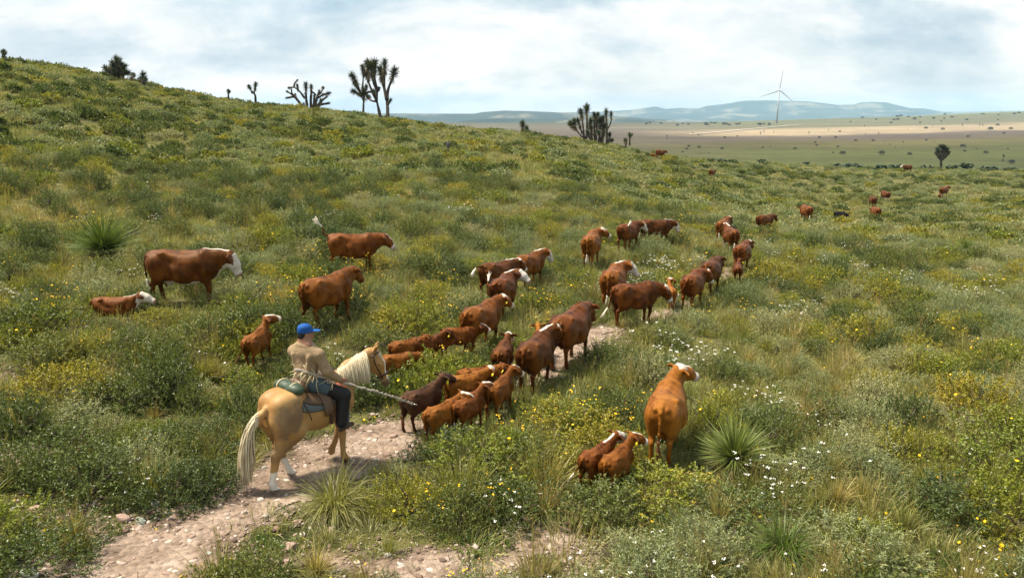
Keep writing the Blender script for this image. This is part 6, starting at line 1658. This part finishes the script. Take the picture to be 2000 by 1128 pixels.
LANDMARKS = [(226,600,'the lying calf'),(365,560,'the side-on cow'),(690,500,'the cow with the raised tail'),(644,590,'the plain red cow'),(507,680,'the calf with raised head'),(620,850,'the rider'),
  (1300,810,'the orange cow'),(1430,890,'the sotol in the meadow'),(1190,900,'the pair of calves'),(920,780,'the bunch of calves'),(830,780,'the dark brown calf'),(240,1014,'the flat pink rock'),(568,1070,'the large pink boulder'),(1530,1075,'the bright bunch grass'),(650,1000,'the arching tussock'),
  (205,470,'the big sotol'),(945,630,'the broad red cow'),(1047,700,'the white-chinned cow'),(1115,660,'the cow stepping uphill'),(1250,600,'the cow with the curled tail'),(1360,570,'the white-banded cow'),(1060,960,'the tall green grass clump'),(30,1060,'the bottom left corner'),(20,720,'the left edge'),(1980,1090,'the bottom right corner'),
  (1980,760,'the right edge'),(1700,700,'the open flowery meadow'),(1750,950,'the near right meadow'),(820,700,'the yellow-flowered bush'),(960,920,'the big flowering thicket'),(770,860,'the oval pink rock'),(1000,1090,'the bottom gravel'),(1250,1100,'the bottom edge')]
def where(px, py):
    k = min(LANDMARKS, key=lambda l: math.hypot(l[0] - px, (l[1] - py) * 1.3))
    dx, dy = px - k[0], (py - k[1]) * 1.3
    if math.hypot(dx, dy) < 45: rel = 'close by'
    elif abs(dx) > abs(dy): rel = 'to the right of' if dx > 0 else 'to the left of'
    else: rel = 'in front of' if dy > 0 else 'beyond'
    return rel + ' ' + k[2]
WORDS = {'green': 'dark green', 'olive': 'yellowish olive', 'sage': 'grey-green'}
# the 300 that show largest stand as individuals; the rest are scrub
allrows = []
for kd in ('green', 'olive', 'sage'):
    for i, row in enumerate(PLANTS[kd]):
        qx, qy, d = to_px(row[:3] + vec(0, 0, .25))
        if -60 < qx < 2060 and 150 < qy < 1170: allrows.append((row[4] / d, kd, i))
allrows.sort(reverse=True)
single = set((k, i) for _, k, i in allrows[:300])
PROTO = {k: [None] * len(v) for k, v in SHRUBS.items()}
for sz, kd, i in allrows[:300]:
    row = PLANTS[kd][i]; v = int(row[6]); qx, qy, d = to_px(row[:3])
    big = 'big bushy' if row[4] > 1.3 else 'small' if row[4] < .95 else 'rounded'
    o = place('shrub', SHRUBS[kd][v], row, f'{big} {WORDS[kd]} shrub {where(qx, qy)}', 'shrub', f'{WORDS[kd]} shrubs of the pasture')
    if PROTO[kd][v] is None: PROTO[kd][v] = o
def hidden_away(name, me, row):
    return place(name, me, row, None, None, None)
for kd in ('green', 'olive', 'sage'):
    rest = np.array([r for i, r in enumerate(PLANTS[kd]) if (kd, i) not in single])
    stuff_instances('scrub', PROTO[kd], rest)
    far_rows = PLANTS[kd + '_far']
    src = [tag(place('far_scrub', m, far_rows[j], None, None, None), kind='stuff') for j, m in enumerate(FARS[kd])]
    stuff_instances('far_scrub', src, far_rows[len(src):])
for key, protos in (('grass', TUSS), ('grass_far', FART), ('turf', TURF), ('herb', HERB), ('yellow', YEL), ('white', WHI)):
    nm = {'grass': 'grass', 'grass_far': 'far_grass', 'turf': 'short_grass', 'herb': 'undergrowth', 'yellow': 'yellow_wildflowers', 'white': 'white_wildflowers'}[key]
    rows = PLANTS[key]
    src = [tag(place(nm, m, rows[j], None, None, None), kind='stuff') for j, m in enumerate(protos)]
    stuff_instances(nm, src, rows[len(src):])
print('plants', {k: len(v) for k, v in PLANTS.items()})
# ------------------------------------------------------------------ rocks on the trail, pebbles, rosettes, tufts
def rock_mesh(seed, flat=.7):
    rs = np.random.default_rng(seed); v, f = ball_mesh(1, 14, 9)
    for _ in range(13):                                     # chop planes for facets
        d = nrm(rs.normal(0, 1, 3)); h = rs.uniform(.42, .80); k = v @ d - h; v = v - np.outer(np.maximum(k, 0), d)
    v = v * vec(1, rs.uniform(.65, .95), flat) + rs.normal(0, .012, v.shape)
    return mesh_np('rock', v, f, smooth=False)
def rock_mat(name, a, b, lichen=0.0):
    t = NT(name); o = t.obj()
    c = t.ramp(t.noise(3.5, 7, .65, o), [(0.3, a), (0.7, b)])
    if lichen: c = t.mix(t.ramp(t.noise(5, 5, .6, o), [(0.5, 0), (0.58, lichen)]), c, (0.28, 0.33, 0.24))
    t.bsdf(c, .9, .15, t.bump(t.noise(14, 6, .7, o), .6, .05)); return t.m
M_PINK = rock_mat('pink_stone', (0.30, 0.19, 0.145), (0.48, 0.345, 0.28)); M_LICH = rock_mat('lichened_stone', (0.30, 0.30, 0.26), (0.44, 0.44, 0.38), .9); M_PALE = rock_mat('pale_stone', (0.46, 0.42, 0.36), (0.66, 0.61, 0.54))
ROCKS = {k: [rock_mesh(s, fl) for s, fl in ((1, .55), (2, .7), (3, .85))] for k in 'plw'}
for k, m in (('p', M_PINK), ('l', M_LICH), ('w', M_PALE)):
    for me in ROCKS[k]: me.materials.append(m)
for i, (px, py, w, k, fl, lab) in enumerate([
  (240,1014,44,'p',1,'flat pink rock on the trail edge, left neighbour of the greenish rock'), (276,1020,34,'l',2,'greenish lichened rock touching the flat pink rock'), (304,988,32,'l',1,'grey-green rock half in the grass above the pink rock'), (568,1072,44,'p',2,'large pink boulder at the foot of the picture below the arching tussock'),
  (760,1085,22,'w',3,'round white stone in the bottom gravel, upper of two'), (783,1104,24,'w',2,'white stone in the bottom gravel, lower of two'), (771,854,24,'p',1,'oval pink rock lying on the trail past the stick'), (733,861,15,'w',2,'small pale stone on the trail in front of the horse'),
  (517,914,17,'w',3,'white stone behind the horse\'s tail'), (70,1003,52,'p',1,'broad broken pink slab in the bare ground at the left edge'), (28,1000,30,'w',1,'pale slab at the left edge beside the broken pink slab'), (60,1124,60,'l',1,'greenish slab at the bottom left corner'), (8,862,20,'w',3,'pale upright stone at the left edge'),
  (955,1045,18,'w',2,'pale stone in the grass under the yellow-flowered bush'), (408,1084,24,'l',2,'grey rounded rock on the right edge of the trail'), (325,1122,30,'p',1,'pink rock in the trail at the bottom edge'), (385,1030,14,'p',2,'small pink stone on the trail'), (390,985,16,'p',3,'dark pink stone beside the trail above the small one'),
  (718,933,18,'w',1,'pale flat stone in the grass under the horse\'s front feet'), (610,1080,18,'p',1,'small pink rock right of the large pink boulder'), (560,1098,22,'p',1,'flat pink rock just below the large pink boulder'), (1385,562,10,'w',2,'pale stone beside the trail near the dark cow'), (1035,752,16,'p',2,'stone at the hind feet of the white-chinned cow'),
  (255,1035,14,'p',2,'small pink stone under the flat pink rock'), (205,1052,16,'p',3,'pink stone at the left border of the trail'), (295,1062,18,'p',1,'flat stone in the middle of the lower trail'), (170,640,18,'w',1,'pale rock in the bare spot under the lying calf')]):
    p = G(px, py); d = to_px(p)[2]; s = w / FPX * d * .46
    o = tag(link('rock', ROCKS[k][fl - 1]), lab, 'rock', 'stones along the trail'); o.location = p + vec(0, 0, s * .18); o.scale = (s,) * 3; o.rotation_euler = (.1 * math.sin(i * 3), .1 * math.cos(i * 5), i * 1.7)
# gravel
rs = np.random.default_rng(9)
n = 95000
x = rs.uniform(-9, 8, n); y = rs.uniform(6.5, 22, n); b = bare(x, y)
k = (b > -.35 + rs.uniform(-.35, .35, n)) & (rs.uniform(0, 1, n) < .55 * (12 / np.hypot(x, y)).clip(0, 1))
x, y = x[k], y[k]
z = ground_mesh_z(x, y) + .012
s_ = .011 + .048 * rs.uniform(0, 1, len(x)) ** 5 + .006 * rs.uniform(0, 1, len(x))
rows = np.stack([x, y, z, rs.uniform(0, 6.28, len(x)), s_, s_ * rs.uniform(.5, .9, len(x)), rs.integers(0, 3, len(x))], -1)
def pebble_mesh(seed, m):
    rs = np.random.default_rng(seed); v, f = ball_mesh(1, 6, 4); v = v * vec(1, rs.uniform(.6, .9), .7) + rs.normal(0, .14, v.shape)
    return mesh_np('gravel', v, f, smooth=False, mats=[m])
t = NT('gravel_stone')
t.bsdf(t.ramp(t.rnd(), [(0, (0.09, 0.06, 0.045)), (.35, (0.20, 0.135, 0.10)), (.7, (0.32, 0.235, 0.19)), (1, (0.46, 0.40, 0.34))]), .9, .15)
src = [tag(place('gravel', pebble_mesh(i, t.m), rows[i], None, None, None), kind='stuff') for i in range(3)]
stuff_instances('gravel', src, rows[3:])

# sotol rosettes and big tufts
def sotol(px, py, L, label, seed, n=260, dead=90, tilt=0, width=.026, mats=None):
    rs = np.random.default_rng(seed); p = G(px, py)
    root = tag(empty('sotol', p), label, 'sotol', None)
    d = sphere_dirs(n, rs, -.05, 1); d[:, 2] += .12; d = nrm_rows(d); s = Soup()
    V, q, C = blades(d * .06 + vec(0, 0, .30 * L), d, L * rs.uniform(.5, 1.1, n), width, rs, rs.uniform(.02, .5, n), 3, None, .5); s.add(V, q, 0, C)
    link('leaf_rosette', s.mesh('leaf_rosette', [M_SOTOL], False, 'tint'), root)
    if dead:
        d = sphere_dirs(dead, rs, -.75, .12); s = Soup()
        V, q, C = blades(d * .08 + vec(0, 0, .22 * L), d, L * rs.uniform(.55, .9, dead), width, rs, .25, 3, None, .2, rs.uniform(.75, 1, dead)); s.add(V, q, 0, C)
        link('dead_leaf_skirt', s.mesh('dead_leaf_skirt', [M_SOTOL], False, 'tint'), root)
    root.rotation_euler = (0, math.radians(tilt), seed)
    return root
sotol(207, 512, 1.25, 'big spiky green sotol rosette on the left slope above the lying calf', 1, 800, 120, width=.022)
sotol(1432, 920, .72, 'spiky sotol rosette with tan dead leaves in the right meadow beside the orange cow', 2, 560, 300, width=.016)
sotol(1561, 474, .62, 'small green sotol on the far pasture below the cow seen straight from behind', 3, 170, 30, width=.03)
sotol(1886, 494, .62, 'small bluish sotol half buried on the right pasture', 4, 170, 30, width=.03)
sotol(4, 470, .55, 'sotol rosette cut by the left edge, level with the big one', 5, 160, 30, width=.03)
sotol(660, 560, .6, 'small dark sotol hidden among shrubs between two red cows', 6, 120, 30, width=.025)
def tuft(px, py, me, s, label, rz=0.0, tilt=0):
    p = G(px, py); o = tag(link('grass_tussock', me), label, 'grass tussock'); o.location = p - vec(0, 0, .03); o.scale = (s,) * 3; o.rotation_euler = (0, math.radians(tilt), rz)
tuft(655, 1000, tussock_mesh(71, 900, .80, .5, .0075, M_GRASS, 3.2, 0, .16, .2, .6), 1.0, 'large arching bunch of green and straw grass under the horse\'s feet')
tuft(1530, 1082, tussock_mesh(72, 700, .70, .5, .007, M_BRIGHT, 2.8, 0, .16, .3, .6), 1.0, 'bright green bunch grass with pale drooping skirt at the bottom right')
tuft(1155, 602, tussock_mesh(73, 200, .95, .4, .014, M_GRASS, .8, 8, .14, .7, .5), 1.0, 'pale dry grass tuft left of the white-faced cow with dark ear')
tuft(505, 425, tussock_mesh(74, 160, 1.1, .4, .016, M_GRASS, .8, 6, .16, .6, .5), 1.0, 'pale dry grass tuft on the slope above the side-on cow')
tuft(1060, 960, tussock_mesh(75, 320, .8, .5, .010, M_GRASS, .9, 8, .22, .05, .5), 1.0, 'tall green grass clump below the yellow-flowered bush')
tuft(900, 985, tussock_mesh(76, 300, .8, .5, .010, M_GRASS, .9, 6, .22, .05, .5), 1.0, 'tall dark grass clump left of the other tall clump below the yellow-flowered bush')
